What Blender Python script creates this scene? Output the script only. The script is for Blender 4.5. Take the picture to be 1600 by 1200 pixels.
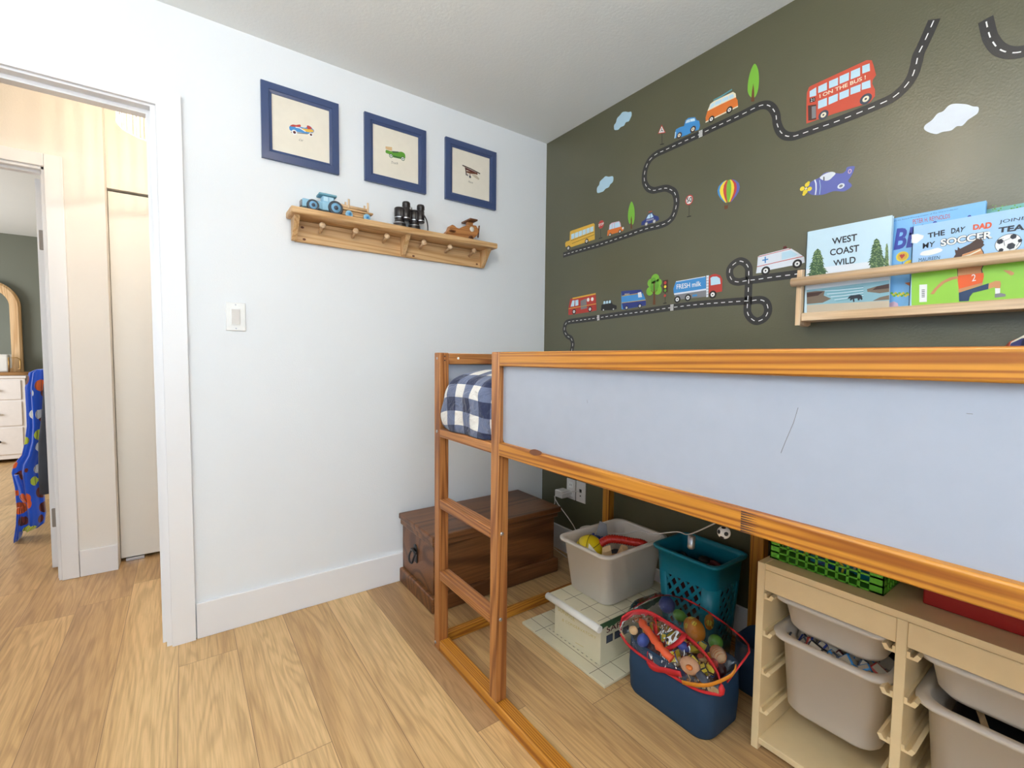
import bpy, bmesh, math, random
from mathutils import Vector, Matrix, Euler
random.seed(7)
for o in list(bpy.data.objects): bpy.data.objects.remove(o)
C = bpy.context.scene.collection
SC = bpy.context.scene
# ------------------------------------------------------------------ camera
F_PX, YAW, PITCH, ROLL = 715.95, 0.946543, 0.0547466, 0.0098856
CAM = Vector((2.1953, -1.8233, 1.1391))
fw = Vector((-math.sin(YAW)*math.cos(PITCH), math.cos(YAW)*math.cos(PITCH), -math.sin(PITCH)))
rt = fw.cross(Vector((0, 0, 1))).normalized(); up = rt.cross(fw)
cr, sr = math.cos(ROLL), math.sin(ROLL)
R_ = rt*cr + up*sr; U_ = up*cr - rt*sr
cd = bpy.data.cameras.new('camera'); cam = bpy.data.objects.new('camera', cd); C.objects.link(cam)
cd.sensor_width = 36; cd.lens = 36*F_PX/1600; cd.clip_start = 0.02
mw = Matrix((R_, U_, -fw)).transposed().to_4x4(); mw.translation = CAM
cam.matrix_world = mw
SC.camera = cam
def at(px, py, ax, val):
    d = F_PX*fw + (px-800)*R_ - (py-600)*U_
    i = 'xyz'.index(ax)
    return CAM + d*((val-CAM[i])/d[i])
# ------------------------------------------------------------------ view, world
SC.view_settings.view_transform = 'Standard'; SC.view_settings.look = 'None'
SC.view_settings.gamma = 1; SC.view_settings.use_curve_mapping = False
SC.view_settings.exposure = 0.37
W = bpy.data.worlds.new('world'); SC.world = W; W.use_nodes = True
wn = W.node_tree; bg = wn.nodes['Background']
sky = wn.nodes.new('ShaderNodeTexSky'); sky.sky_type = 'HOSEK_WILKIE'; sky.sun_direction = (0.3, 0.5, 0.8)
wn.links.new(sky.outputs[0], bg.inputs[0]); bg.inputs[1].default_value = 0.6
# ------------------------------------------------------------------ lights
def area(name, loc, rot, sx, sy, power, col):
    l = bpy.data.lights.new(name, 'AREA'); l.shape = 'RECTANGLE'; l.size = sx; l.size_y = sy
    l.energy = power; l.color = col
    o = bpy.data.objects.new(name, l); C.objects.link(o); o.location = loc; o.rotation_euler = rot; return o
def point(name, loc, power, col, rad):
    l = bpy.data.lights.new(name, 'POINT'); l.energy = power; l.color = col; l.shadow_soft_size = rad
    o = bpy.data.objects.new(name, l); C.objects.link(o); o.location = loc; return o
P2 = math.pi/2
# daylight entering through the room's window (wall behind the camera, right) and the bedroom's window
area('window_daylight', (3.36, -2.0, 1.50), (0, P2, 0), 1.25, 1.15, 24, (0.70, 0.85, 1.0))
area('rear_window_daylight', (1.5, -3.06, 1.50), (P2, 0, 0), 1.7, 1.15, 4, (0.66, 0.82, 1.0))
area('bedroom_daylight', (-3.2, -5.25, 1.4), (P2, 0, 0), 1.8, 1.3, 75, (0.92, 0.96, 1.0))
point('room_lamp_light', (1.50, -1.45, 2.22), 9, (1.0, 0.85, 0.66), 0.13)
area('added_uplighter_light', (2.05, -2.72, 1.80), (math.pi, 0, 0), .26, .26, 43, (0.92, 0.97, 1.0))  # upward fill added out of view to brighten the ceiling
hl = point('hall_lamp_light', (-0.50, -1.86, 2.27), 9, (1.0, 0.86, 0.70), 0.008)
point('hall_end_lamp_light', (-0.52, -3.1, 2.2), 4, (1.0, 0.86, 0.68), 0.08)
# ------------------------------------------------------------------ materials
def lin(c):
    c = c/255.0
    return c/12.92 if c <= 0.04045 else ((c+0.055)/1.055)**2.4
def rgb(*c): return (lin(c[0]), lin(c[1]), lin(c[2]), 1)
MATS = {}
def new_mat(name):
    m = bpy.data.materials.new(name); m.use_nodes = True
    nt = m.node_tree; b = nt.nodes['Principled BSDF']; MATS[name] = m
    return m, nt, b
def N(nt, t, **kw):
    n = nt.nodes.new(t)
    for k, v in kw.items():
        if k in n.inputs.keys() if not k.startswith('_') else False: n.inputs[k].default_value = v
        else: setattr(n, k.strip('_'), v)
    return n
def mat(name, col, rough=0.5, metal=0, spec=0.5, noise=0.04, nscale=30, bump=0.0, bscale=200, emis=None, estr=0, trans=0, sheen=0, coat=0):
    m, nt, b = new_mat(name)
    c = rgb(*col)
    b.inputs['Roughness'].default_value = rough; b.inputs['Metallic'].default_value = metal
    b.inputs['Specular IOR Level'].default_value = spec
    b.inputs['Transmission Weight'].default_value = trans
    b.inputs['Sheen Weight'].default_value = sheen; b.inputs['Coat Weight'].default_value = coat
    tc = N(nt, 'ShaderNodeTexCoord')
    no = N(nt, 'ShaderNodeTexNoise', Scale=nscale, Detail=4.0)
    nt.links.new(tc.outputs['Object'], no.inputs['Vector'])
    mx = N(nt, 'ShaderNodeMix', data_type='RGBA')
    mx.inputs[6].default_value = tuple(v*(1-noise) for v in c[:3])+(1,)
    mx.inputs[7].default_value = tuple(min(1, v*(1+noise)) for v in c[:3])+(1,)
    nt.links.new(no.outputs['Fac'], mx.inputs[0]); nt.links.new(mx.outputs[2], b.inputs['Base Color'])
    if bump:
        n2 = N(nt, 'ShaderNodeTexNoise', Scale=bscale, Detail=3.0)
        nt.links.new(tc.outputs['Object'], n2.inputs['Vector'])
        bp = N(nt, 'ShaderNodeBump', Strength=bump, Distance=0.002)
        nt.links.new(n2.outputs['Fac'], bp.inputs['Height']); nt.links.new(bp.outputs[0], b.inputs['Normal'])
    if emis: b.inputs['Emission Color'].default_value = rgb(*emis); b.inputs['Emission Strength'].default_value = estr
    return m
def ramp(nt, stops):
    r = N(nt, 'ShaderNodeValToRGB'); e = r.color_ramp.elements
    while len(e) < len(stops): e.new(0.5)
    for i, (p, c) in enumerate(stops): e[i].position = p; e[i].color = rgb(*c)
    return r
def wood(name, c1, c2, axis='x', bands=14, dens=200, stretch=0.06, rough=0.42, dist=5.0, fine=0.35, coat=0.0):
    """lengthwise wood grain: contour lines of a stretched slow noise, plus fine fibres"""
    m, nt, b = new_mat(name); L = nt.links.new
    b.inputs['Roughness'].default_value = rough; b.inputs['Coat Weight'].default_value = coat
    tc = N(nt, 'ShaderNodeTexCoord'); oi = N(nt, 'ShaderNodeObjectInfo')
    off = N(nt, 'ShaderNodeVectorMath', operation='SCALE'); off.inputs[0].default_value = (31, 57, 43)
    L(oi.outputs['Random'], off.inputs['Scale'])
    add = N(nt, 'ShaderNodeVectorMath', operation='ADD'); L(tc.outputs['Object'], add.inputs[0]); L(off.outputs[0], add.inputs[1])
    mp = N(nt, 'ShaderNodeMapping'); s = [1, 1, 1]; s['xyz'.index(axis)] = stretch
    mp.inputs['Scale'].default_value = s; L(add.outputs[0], mp.inputs[0])
    n1 = N(nt, 'ShaderNodeTexNoise', Scale=bands*.35, Detail=1.5); n1.inputs['Roughness'].default_value = .35; L(mp.outputs[0], n1.inputs['Vector'])
    mu = N(nt, 'ShaderNodeMath', operation='MULTIPLY'); mu.inputs[1].default_value = dens; L(n1.outputs['Fac'], mu.inputs[0])
    sn = N(nt, 'ShaderNodeMath', operation='SINE'); L(mu.outputs[0], sn.inputs[0])
    mr = N(nt, 'ShaderNodeMapRange'); mr.inputs['From Min'].default_value = -1; L(sn.outputs[0], mr.inputs['Value'])
    mp2 = N(nt, 'ShaderNodeMapping'); s2 = [190, 190, 190]; s2['xyz'.index(axis)] = 5
    mp2.inputs['Scale'].default_value = s2; L(add.outputs[0], mp2.inputs[0])
    fi = N(nt, 'ShaderNodeTexNoise', Scale=1.0, Detail=3.0); L(mp2.outputs[0], fi.inputs['Vector'])
    r = ramp(nt, [(0.0, c1), (0.45, c1), (1.0, c2)]); L(mr.outputs[0], r.inputs[0])
    lo = N(nt, 'ShaderNodeTexNoise', Scale=3.0, Detail=2.0); L(mp.outputs[0], lo.inputs['Vector'])
    mx0 = N(nt, 'ShaderNodeMix', data_type='RGBA', blend_type='MULTIPLY'); mx0.inputs[0].default_value = fine
    r2 = ramp(nt, [(0.3, (165, 150, 135)), (0.65, (255, 255, 255))]); L(fi.outputs['Fac'], r2.inputs[0])
    L(r.outputs[0], mx0.inputs[6]); L(r2.outputs[0], mx0.inputs[7])
    mx1 = N(nt, 'ShaderNodeMix', data_type='RGBA', blend_type='MULTIPLY'); mx1.inputs[0].default_value = 0.6
    r3 = ramp(nt, [(0.3, (210, 185, 160)), (0.7, (255, 255, 255))]); L(lo.outputs['Fac'], r3.inputs[0])
    L(mx0.outputs[2], mx1.inputs[6]); L(r3.outputs[0], mx1.inputs[7]); last = mx1.outputs[2]
    L(last, b.inputs['Base Color'])
    bp = N(nt, 'ShaderNodeBump', Strength=0.12, Distance=0.001); L(fi.outputs['Fac'], bp.inputs['Height']); L(bp.outputs[0], b.inputs['Normal'])
    return m
AMBER1, AMBER2 = (208, 144, 48), (160, 94, 26)
PINE = {a: wood('pine_amber_'+a, AMBER1, AMBER2, a, bands=24, stretch=0.018, dens=240) for a in 'xyz'}
PINED = {a: wood('pine_brown_'+a, (190, 130, 72), (144, 86, 42), a, bands=26, stretch=0.02, fine=0.5, dens=220) for a in 'xyz'}
LPINE = {a: wood('pine_natural_'+a, (234, 198, 148), (212, 168, 112), a, bands=20, stretch=0.05, rough=0.5, dens=110) for a in 'xyz'}
BIRCH = {a: wood('birch_pale_'+a, (242, 214, 178), (230, 196, 154), a, bands=14, stretch=0.05, rough=0.5, dens=110) for a in 'xyz'}
WALN = {a: wood('chest_brown_'+a, (138, 92, 54), (100, 62, 34), a, bands=9, stretch=0.08, rough=0.36, fine=0.6, dens=90) for a in 'xyz'}
TOYW = wood('toy_wood', (206, 146, 88), (178, 116, 64), 'y', bands=20)
TOYD = wood('toy_wood_dark', (132, 80, 42), (100, 56, 28), 'y', bands=20)

m_white = mat('wall_paint_white', (234, 237, 240), 0.55, noise=0.01, nscale=2, bump=0.25, bscale=160)
m_trim = mat('trim_paint_white', (238, 237, 238), 0.35, noise=0.01, nscale=3)
m_ceil = mat('ceiling_paint', (238, 240, 238), 0.9, noise=0.015, nscale=4, bump=0.35, bscale=90)
m_hall = mat('hall_paint_cream', (236, 230, 222), 0.6, noise=0.01, nscale=2, bump=0.2, bscale=160)
m_closet = mat('closet_door_paint', (236, 231, 222), 0.4, noise=0.01)
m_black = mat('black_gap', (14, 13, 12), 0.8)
def green_wall():
    m, nt, b = new_mat('wall_paint_olive'); L = nt.links.new
    b.inputs['Roughness'].default_value = 0.42
    tc = N(nt, 'ShaderNodeTexCoord')
    n1 = N(nt, 'ShaderNodeTexNoise', Scale=1.6, Detail=3.0); L(tc.outputs['Object'], n1.inputs['Vector'])
    r = ramp(nt, [(0.35, (86, 85, 62)), (0.7, (92, 90, 66))]); L(n1.outputs['Fac'], r.inputs[0])
    L(r.outputs[0], b.inputs['Base Color'])
    n2 = N(nt, 'ShaderNodeTexNoise', Scale=150.0, Detail=3.0); L(tc.outputs['Object'], n2.inputs['Vector'])
    bp = N(nt, 'ShaderNodeBump', Strength=0.3, Distance=0.002); L(n2.outputs['Fac'], bp.inputs['Height']); L(bp.outputs[0], b.inputs['Normal'])
    n3 = N(nt, 'ShaderNodeTexNoise', Scale=5.0, Detail=6.0); L(tc.outputs['Object'], n3.inputs['Vector'])
    mr = N(nt, 'ShaderNodeMapRange'); mr.inputs['From Min'].default_value = .3; mr.inputs['From Max'].default_value = .7
    mr.inputs['To Min'].default_value = .30; mr.inputs['To Max'].default_value = .40; b.inputs['Specular IOR Level'].default_value = .8; L(n3.outputs['Fac'], mr.inputs['Value']); L(mr.outputs[0], b.inputs['Roughness'])
    return m
m_green = green_wall()
m_bedwall = mat('bedroom_paint_sage', (112, 114, 100), 0.55, noise=0.02, nscale=2)
def floor_mat():
    m, nt, b = new_mat('oak_plank_floor'); L = nt.links.new
    b.inputs['Roughness'].default_value = 0.38
    g = N(nt, 'ShaderNodeNewGeometry')
    mp = N(nt, 'ShaderNodeMapping'); mp.inputs['Location'].default_value = (0.46, 1.86, 0); L(g.outputs['Position'], mp.inputs[0])
    br = N(nt, 'ShaderNodeTexBrick', offset=0.0, offset_frequency=2, squash=1.0)
    for k, v in {'Scale':1.0, 'Mortar Size':0.0009, 'Mortar Smooth':0.3, 'Bias':0.0, 'Brick Width':1.52, 'Row Height':0.1855}.items(): br.inputs[k].default_value = v
    br.inputs['Color1'].default_value = (0, 0, 0, 1); br.inputs['Color2'].default_value = (1, 1, 1, 1); br.inputs['Mortar'].default_value = (0.5, 0.5, 0.5, 1)
    sx = N(nt, 'ShaderNodeSeparateXYZ'); L(mp.outputs[0], sx.inputs[0])
    dv = N(nt, 'ShaderNodeMath', operation='DIVIDE'); dv.inputs[1].default_value = 0.1855; L(sx.outputs[1], dv.inputs[0])
    fl0 = N(nt, 'ShaderNodeMath', operation='FLOOR'); L(dv.outputs[0], fl0.inputs[0])
    wn1 = N(nt, 'ShaderNodeTexWhiteNoise', noise_dimensions='1D'); L(fl0.outputs[0], wn1.inputs['W'])
    ma = N(nt, 'ShaderNodeMath', operation='MULTIPLY_ADD'); ma.inputs[1].default_value = 1.52; L(wn1.outputs['Value'], ma.inputs[0]); L(sx.outputs[0], ma.inputs[2])
    cx_ = N(nt, 'ShaderNodeCombineXYZ'); L(ma.outputs[0], cx_.inputs[0]); L(sx.outputs[1], cx_.inputs[1])
    L(cx_.outputs[0], br.inputs['Vector'])
    sc = N(nt, 'ShaderNodeVectorMath', operation='SCALE'); sc.inputs[0].default_value = (0, 0, 13.0)
    sp = N(nt, 'ShaderNodeSeparateColor'); L(br.outputs['Color'], sp.inputs[0]); L(sp.outputs[0], sc.inputs['Scale'])
    add = N(nt, 'ShaderNodeVectorMath', operation='ADD'); L(g.outputs['Position'], add.inputs[0]); L(sc.outputs[0], add.inputs[1])
    m1 = N(nt, 'ShaderNodeMapping'); m1.inputs['Scale'].default_value = (0.55, 5.0, 1); L(add.outputs[0], m1.inputs[0])
    n1 = N(nt, 'ShaderNodeTexNoise', Scale=1.3, Detail=3.0, Distortion=0.6); L(m1.outputs[0], n1.inputs['Vector'])
    # cathedral growth lines = contour lines of the slow noise
    mul = N(nt, 'ShaderNodeMath', operation='MULTIPLY'); mul.inputs[1].default_value = 80; L(n1.outputs['Fac'], mul.inputs[0])
    sn = N(nt, 'ShaderNodeMath', operation='SINE'); L(mul.outputs[0], sn.inputs[0])
    ab = N(nt, 'ShaderNodeMapRange'); ab.inputs['From Min'].default_value = -1; L(sn.outputs[0], ab.inputs['Value'])
    m2 = N(nt, 'ShaderNodeMapping'); m2.inputs['Scale'].default_value = (7, 170, 1); L(add.outputs[0], m2.inputs[0])
    n2 = N(nt, 'ShaderNodeTexNoise', Scale=1.0, Detail=4.0); L(m2.outputs[0], n2.inputs['Vector'])
    base = ramp(nt, [(0.25, (224, 187, 134)), (0.55, (206, 166, 113)), (0.85, (170, 133, 95))])
    n0 = N(nt, 'ShaderNodeTexNoise', Scale=0.9, Detail=3.0); L(m1.outputs[0], n0.inputs['Vector'])
    av = N(nt, 'ShaderNodeMath', operation='MULTIPLY_ADD'); av.inputs[1].default_value = 0.36; L(sp.outputs[0], av.inputs[0])
    mm = N(nt, 'ShaderNodeMath', operation='MULTIPLY_ADD'); mm.inputs[1].default_value = 0.85; mm.inputs[2].default_value = -0.10
    L(n0.outputs['Fac'], mm.inputs[0]); L(mm.outputs[0], av.inputs[2]); L(av.outputs[0], base.inputs[0])
    x1 = N(nt, 'ShaderNodeMix', data_type='RGBA', blend_type='MULTIPLY'); x1.inputs[0].default_value = 0.32
    r1 = ramp(nt, [(0.0, (255, 255, 255)), (0.5, (245, 240, 232)), (1.0, (176, 160, 140))]); L(ab.outputs[0], r1.inputs[0])
    L(base.outputs[0], x1.inputs[6]); L(r1.outputs[0], x1.inputs[7])
    x2 = N(nt, 'ShaderNodeMix', data_type='RGBA', blend_type='MULTIPLY'); x2.inputs[0].default_value = 0.5
    r2 = ramp(nt, [(0.3, (196, 186, 170)), (0.6, (255, 255, 255))]); L(n2.outputs['Fac'], r2.inputs[0])
    L(x1.outputs[2], x2.inputs[6]); L(r2.outputs[0], x2.inputs[7])
    x3 = N(nt, 'ShaderNodeMix', data_type='RGBA'); L(br.outputs['Fac'], x3.inputs[0])
    L(x2.outputs[2], x3.inputs[6]); x3.inputs[7].default_value = rgb(120, 92, 62)
    L(x3.outputs[2], b.inputs['Base Color'])
    bp = N(nt, 'ShaderNodeBump', Strength=0.12, Distance=0.001); L(n2.outputs['Fac'], bp.inputs['Height']); L(bp.outputs[0], b.inputs['Normal'])
    return m
m_floor = floor_mat()
def milky(name, col, alpha=0.88):
    m, nt, b = new_mat(name); L = nt.links.new
    out = nt.nodes['Material Output']
    b.inputs['Base Color'].default_value = rgb(*col); b.inputs['Roughness'].default_value = 0.35
    tl = N(nt, 'ShaderNodeBsdfTranslucent'); tl.inputs[0].default_value = rgb(*col)
    mx = N(nt, 'ShaderNodeMixShader'); mx.inputs[0].default_value = 0.35; L(b.outputs[0], mx.inputs[1]); L(tl.outputs[0], mx.inputs[2])
    tr = N(nt, 'ShaderNodeBsdfTransparent')
    m2 = N(nt, 'ShaderNodeMixShader'); m2.inputs[0].default_value = 1-alpha; L(mx.outputs[0], m2.inputs[1]); L(tr.outputs[0], m2.inputs[2])
    L(m2.outputs[0], out.inputs[0]); return m
m_milky = milky('milky_plastic', (255, 248, 238))
m_rib = milky('ribbed_glass_rib', (255, 250, 240), 0.55)
def clear(name, tint=(245, 245, 245)):
    m, nt, b = new_mat(name); L = nt.links.new; out = nt.nodes['Material Output']
    tr = N(nt, 'ShaderNodeBsdfTransparent'); tr.inputs[0].default_value = rgb(*tint)
    gl = N(nt, 'ShaderNodeBsdfGlossy', Roughness=0.08)
    tc = N(nt, 'ShaderNodeTexCoord'); no = N(nt, 'ShaderNodeTexNoise', Scale=22.0, Detail=2.0, Distortion=1.0); L(tc.outputs['Object'], no.inputs['Vector'])
    bp = N(nt, 'ShaderNodeBump', Strength=0.6, Distance=0.01); L(no.outputs['Fac'], bp.inputs['Height']); L(bp.outputs[0], gl.inputs['Normal'])
    fr = N(nt, 'ShaderNodeFresnel'); fr.inputs[0].default_value = 1.5; L(bp.outputs[0], fr.inputs['Normal'])
    mx = N(nt, 'ShaderNodeMixShader'); L(fr.outputs[0], mx.inputs[0]); L(tr.outputs[0], mx.inputs[1]); L(gl.outputs[0], mx.inputs[2])
    L(mx.outputs[0], out.inputs[0]); return m
m_clear = clear('clear_vinyl'); m_glass = clear('ribbed_glass', (250, 246, 236))
def gingham():
    m, nt, b = new_mat('navy_white_gingham'); L = nt.links.new
    b.inputs['Roughness'].default_value = 0.9; b.inputs['Sheen Weight'].default_value = 0.2
    tc = N(nt, 'ShaderNodeTexCoord'); mp = N(nt, 'ShaderNodeMapping'); L(tc.outputs['UV'], mp.inputs[0])
    n = N(nt, 'ShaderNodeTexNoise', Scale=6.0, Detail=2.0); L(mp.outputs[0], n.inputs['Vector'])
    dsp = N(nt, 'ShaderNodeMix', data_type='VECTOR'); dsp.inputs[0].default_value = 0.0
    sp = N(nt, 'ShaderNodeSeparateXYZ'); L(mp.outputs[0], sp.inputs[0])
    outs = []
    for i in (0, 1):
        fr = N(nt, 'ShaderNodeMath', operation='FRACT'); L(sp.outputs[i], fr.inputs[0])
        gt = N(nt, 'ShaderNodeMath', operation='GREATER_THAN'); gt.inputs[1].default_value = 0.5; L(fr.outputs[0], gt.inputs[0]); outs.append(gt)
    s = N(nt, 'ShaderNodeMath', operation='ADD'); L(outs[0].outputs[0], s.inputs[0]); L(outs[1].outputs[0], s.inputs[1])
    h = N(nt, 'ShaderNodeMath', operation='MULTIPLY'); h.inputs[1].default_value = 0.5; L(s.outputs[0], h.inputs[0])
    r = ramp(nt, [(0.0, (238, 234, 226)), (0.5, (104, 114, 142)), (1.0, (34, 44, 78))]); r.color_ramp.interpolation = 'CONSTANT'
    r.color_ramp.elements[1].position = 0.3; r.color_ramp.elements[2].position = 0.8
    L(h.outputs[0], r.inputs[0])
    wv = N(nt, 'ShaderNodeTexNoise', Scale=90.0, Detail=2.0); L(mp.outputs[0], wv.inputs['Vector'])
    mx = N(nt, 'ShaderNodeMix', data_type='RGBA', blend_type='MULTIPLY'); mx.inputs[0].default_value = 0.5
    r2 = ramp(nt, [(0.35, (170, 170, 176)), (0.6, (255, 255, 255))]); L(wv.outputs['Fac'], r2.inputs[0]); L(r.outputs[0], mx.inputs[6]); L(r2.outputs[0], mx.inputs[7])
    n9 = N(nt, 'ShaderNodeTexNoise', Scale=2.2, Detail=4.0, Distortion=1.2); L(mp.outputs[0], n9.inputs['Vector']); bp9 = N(nt, 'ShaderNodeBump', Strength=0.7, Distance=0.02); L(n9.outputs['Fac'], bp9.inputs['Height']); L(bp9.outputs[0], b.inputs['Normal'])
    L(mx.outputs[2], b.inputs['Base Color']); return m
m_ging = gingham()
def spots(name, base, cols, scale, thr=0.35, rough=0.9):
    """cloth or toy with round printed motifs in several colours"""
    m, nt, b = new_mat(name); L = nt.links.new; b.inputs['Roughness'].default_value = rough
    tc = N(nt, 'ShaderNodeTexCoord'); v = N(nt, 'ShaderNodeTexVoronoi', Scale=scale, Randomness=0.8); L(tc.outputs['Object'], v.inputs['Vector'])
    lt = N(nt, 'ShaderNodeMath', operation='LESS_THAN'); lt.inputs[1].default_value = thr; L(v.outputs['Distance'], lt.inputs[0])
    sp = N(nt, 'ShaderNodeSeparateColor'); L(v.outputs['Color'], sp.inputs[0])
    r = ramp(nt, [(i/len(cols), c) for i, c in enumerate(cols)]); r.color_ramp.interpolation = 'CONSTANT'; L(sp.outputs[0], r.inputs[0])
    w = N(nt, 'ShaderNodeTexWave', Scale=scale*1.2, Distortion=3.0); L(tc.outputs['Object'], w.inputs['Vector'])
    md = N(nt, 'ShaderNodeMix', data_type='RGBA', blend_type='MULTIPLY'); rw = ramp(nt, [(0.05, (70, 40, 40)), (0.25, (255, 255, 255))]); L(w.outputs['Fac'], rw.inputs[0])
    md.inputs[0].default_value = 0.7; L(r.outputs[0], md.inputs[6]); L(rw.outputs[0], md.inputs[7])
    mx = N(nt, 'ShaderNodeMix', data_type='RGBA'); mx.inputs[6].default_value = rgb(*base); L(lt.outputs[0], mx.inputs[0]); L(md.outputs[2], mx.inputs[7])
    L(mx.outputs[2], b.inputs['Base Color']); return m
m_robe = spots('robe_fleece_blue', (20, 84, 208), [(226, 96, 36), (110, 40, 34), (236, 240, 244), (226, 104, 40), (204, 222, 70)], 12, 0.43)
m_robe.node_tree.nodes['Principled BSDF'].inputs['Sheen Weight'].default_value = 0.5
m_cushion = spots('cushion_print', (236, 228, 214), [(222, 96, 70), (60, 66, 124), (150, 196, 214), (150, 196, 214)], 9, 0.5)
m_robe2 = mat('charcoal_fleece', (62, 66, 76), 0.95, noise=0.15)
cols = {
 'sticker_road': ((50, 49, 50), .3), 'white': ((240, 240, 238), .45), 'sky_pane': ((190, 222, 238), .4), 'bus_yellow': ((224, 178, 66), .45),
 'black': ((28, 27, 28), .45), 'grey': ((130, 130, 134), .45), 'red': ((186, 60, 50), .45), 'orange': ((220, 118, 46), .45), 'blue': ((64, 142, 206), .45),
 'navy': ((44, 60, 130), .45), 'leaf': ((122, 184, 60), .5), 'leaf_dark': ((96, 158, 50), .5), 'bark': ((112, 66, 40), .6), 'cloud_blue': ((176, 208, 226), .5),
 'cloud_white': ((226, 232, 240), .5), 'teal_trim': ((96, 160, 170), .5), 'cream': ((236, 226, 200), .5), 'yellow': ((238, 214, 60), .5), 'purple': ((96, 104, 176), .45),
 'bus_red': ((206, 82, 60), .3), 'pink': ((214, 180, 200), .5), 'sky_book': ((166, 204, 240), .4), 'pale_sky': ((200, 226, 240), .4), 'grass_book': ((150, 206, 66), .4),
 'water': ((140, 184, 196), .4), 'rock': ((120, 104, 88), .5), 'fir': ((60, 92, 60), .5), 'fir_light': ((140, 166, 110), .5), 'ink': ((40, 44, 56), .5), 'ink_blue': ((60, 74, 170), .5),
 'skin_print': ((206, 144, 94), .5), 'hair_print': ((72, 48, 42), .5), 'jersey': ((232, 96, 36), .5), 'shorts': ((38, 64, 100), .5), 'dad': ((226, 92, 50), .5), 'book_blue': ((128, 190, 240), .4),
 'teal_book': ((110, 178, 168), .4), 'sand': ((196, 182, 160), .5), 'gold_ink': ((196, 176, 104), .5), 'faint_ink': ((120, 112, 100), .5),
 'frame_blue': ((62, 78, 118), .28), 'paper_cream': ((234, 226, 210), .7), 'page_white': ((238, 234, 224), .8),
 'steel': ((190, 190, 194), .3), 'iron': ((30, 30, 32), .4), 'teal': ((18, 128, 148), .35), 'ball_yellow': ((232, 200, 20), .4), 'toy_red': ((200, 40, 26), .3),
 'tote_navy': ((26, 56, 84), .75), 'strap_red': ((196, 30, 34), .6), 'toy_orange': ((216, 136, 30), .45), 'toy_green': ((84, 150, 52), .45), 'toy_blue': ((58, 78, 150), .5), 'toy_tan': ((196, 150, 116), .5),
 'unit_white': ((240, 214, 166), .45), 'crate_green': ((96, 176, 40), .4), 'lid_red': ((158, 20, 10), .4), 'tractor_blue': ((150, 196, 220), .5), 'tractor_teal': ((112, 166, 186), .5),
 'tyre': ((66, 72, 80), .6), 'hub_blue': ((124, 176, 212), .5), 'bino_black': ((38, 32, 32), .3), 'plug_white': ((224, 220, 216), .4), 'dresser_white': ((236, 228, 222), .4), 'linen': ((226, 222, 214), .9),
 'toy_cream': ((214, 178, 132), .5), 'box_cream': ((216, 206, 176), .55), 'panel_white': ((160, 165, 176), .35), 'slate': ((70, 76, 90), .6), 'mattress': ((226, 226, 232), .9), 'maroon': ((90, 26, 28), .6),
 'hinge_grey': ((150, 140, 130), .4), 'brass': ((180, 140, 80), .3), 'rattan': ((176, 130, 80), .7), 'halo': ((196, 190, 170), .5), 'lamp_white': ((250, 246, 236), .4)}
for k, (c, r) in cols.items():
    mat(k, c, r, metal=0.9 if k in ('steel', 'brass') else 0, noise=0.05, nscale=25)
mat('sign_red', (196, 66, 60), .5); mat('lamp_glow', (255, 240, 214), .4, emis=(255, 226, 180), estr=6)
mat('yellow_spot', (236, 214, 70), .5)
def mirror_mat():
    m, nt, b = new_mat('mirror_silver'); b.inputs['Metallic'].default_value = 1; b.inputs['Roughness'].default_value = .02; b.inputs['Base Color'].default_value = (.9, .92, .92, 1)
mirror_mat()
def MT(k): return k if not isinstance(k, str) else MATS[k]
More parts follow.
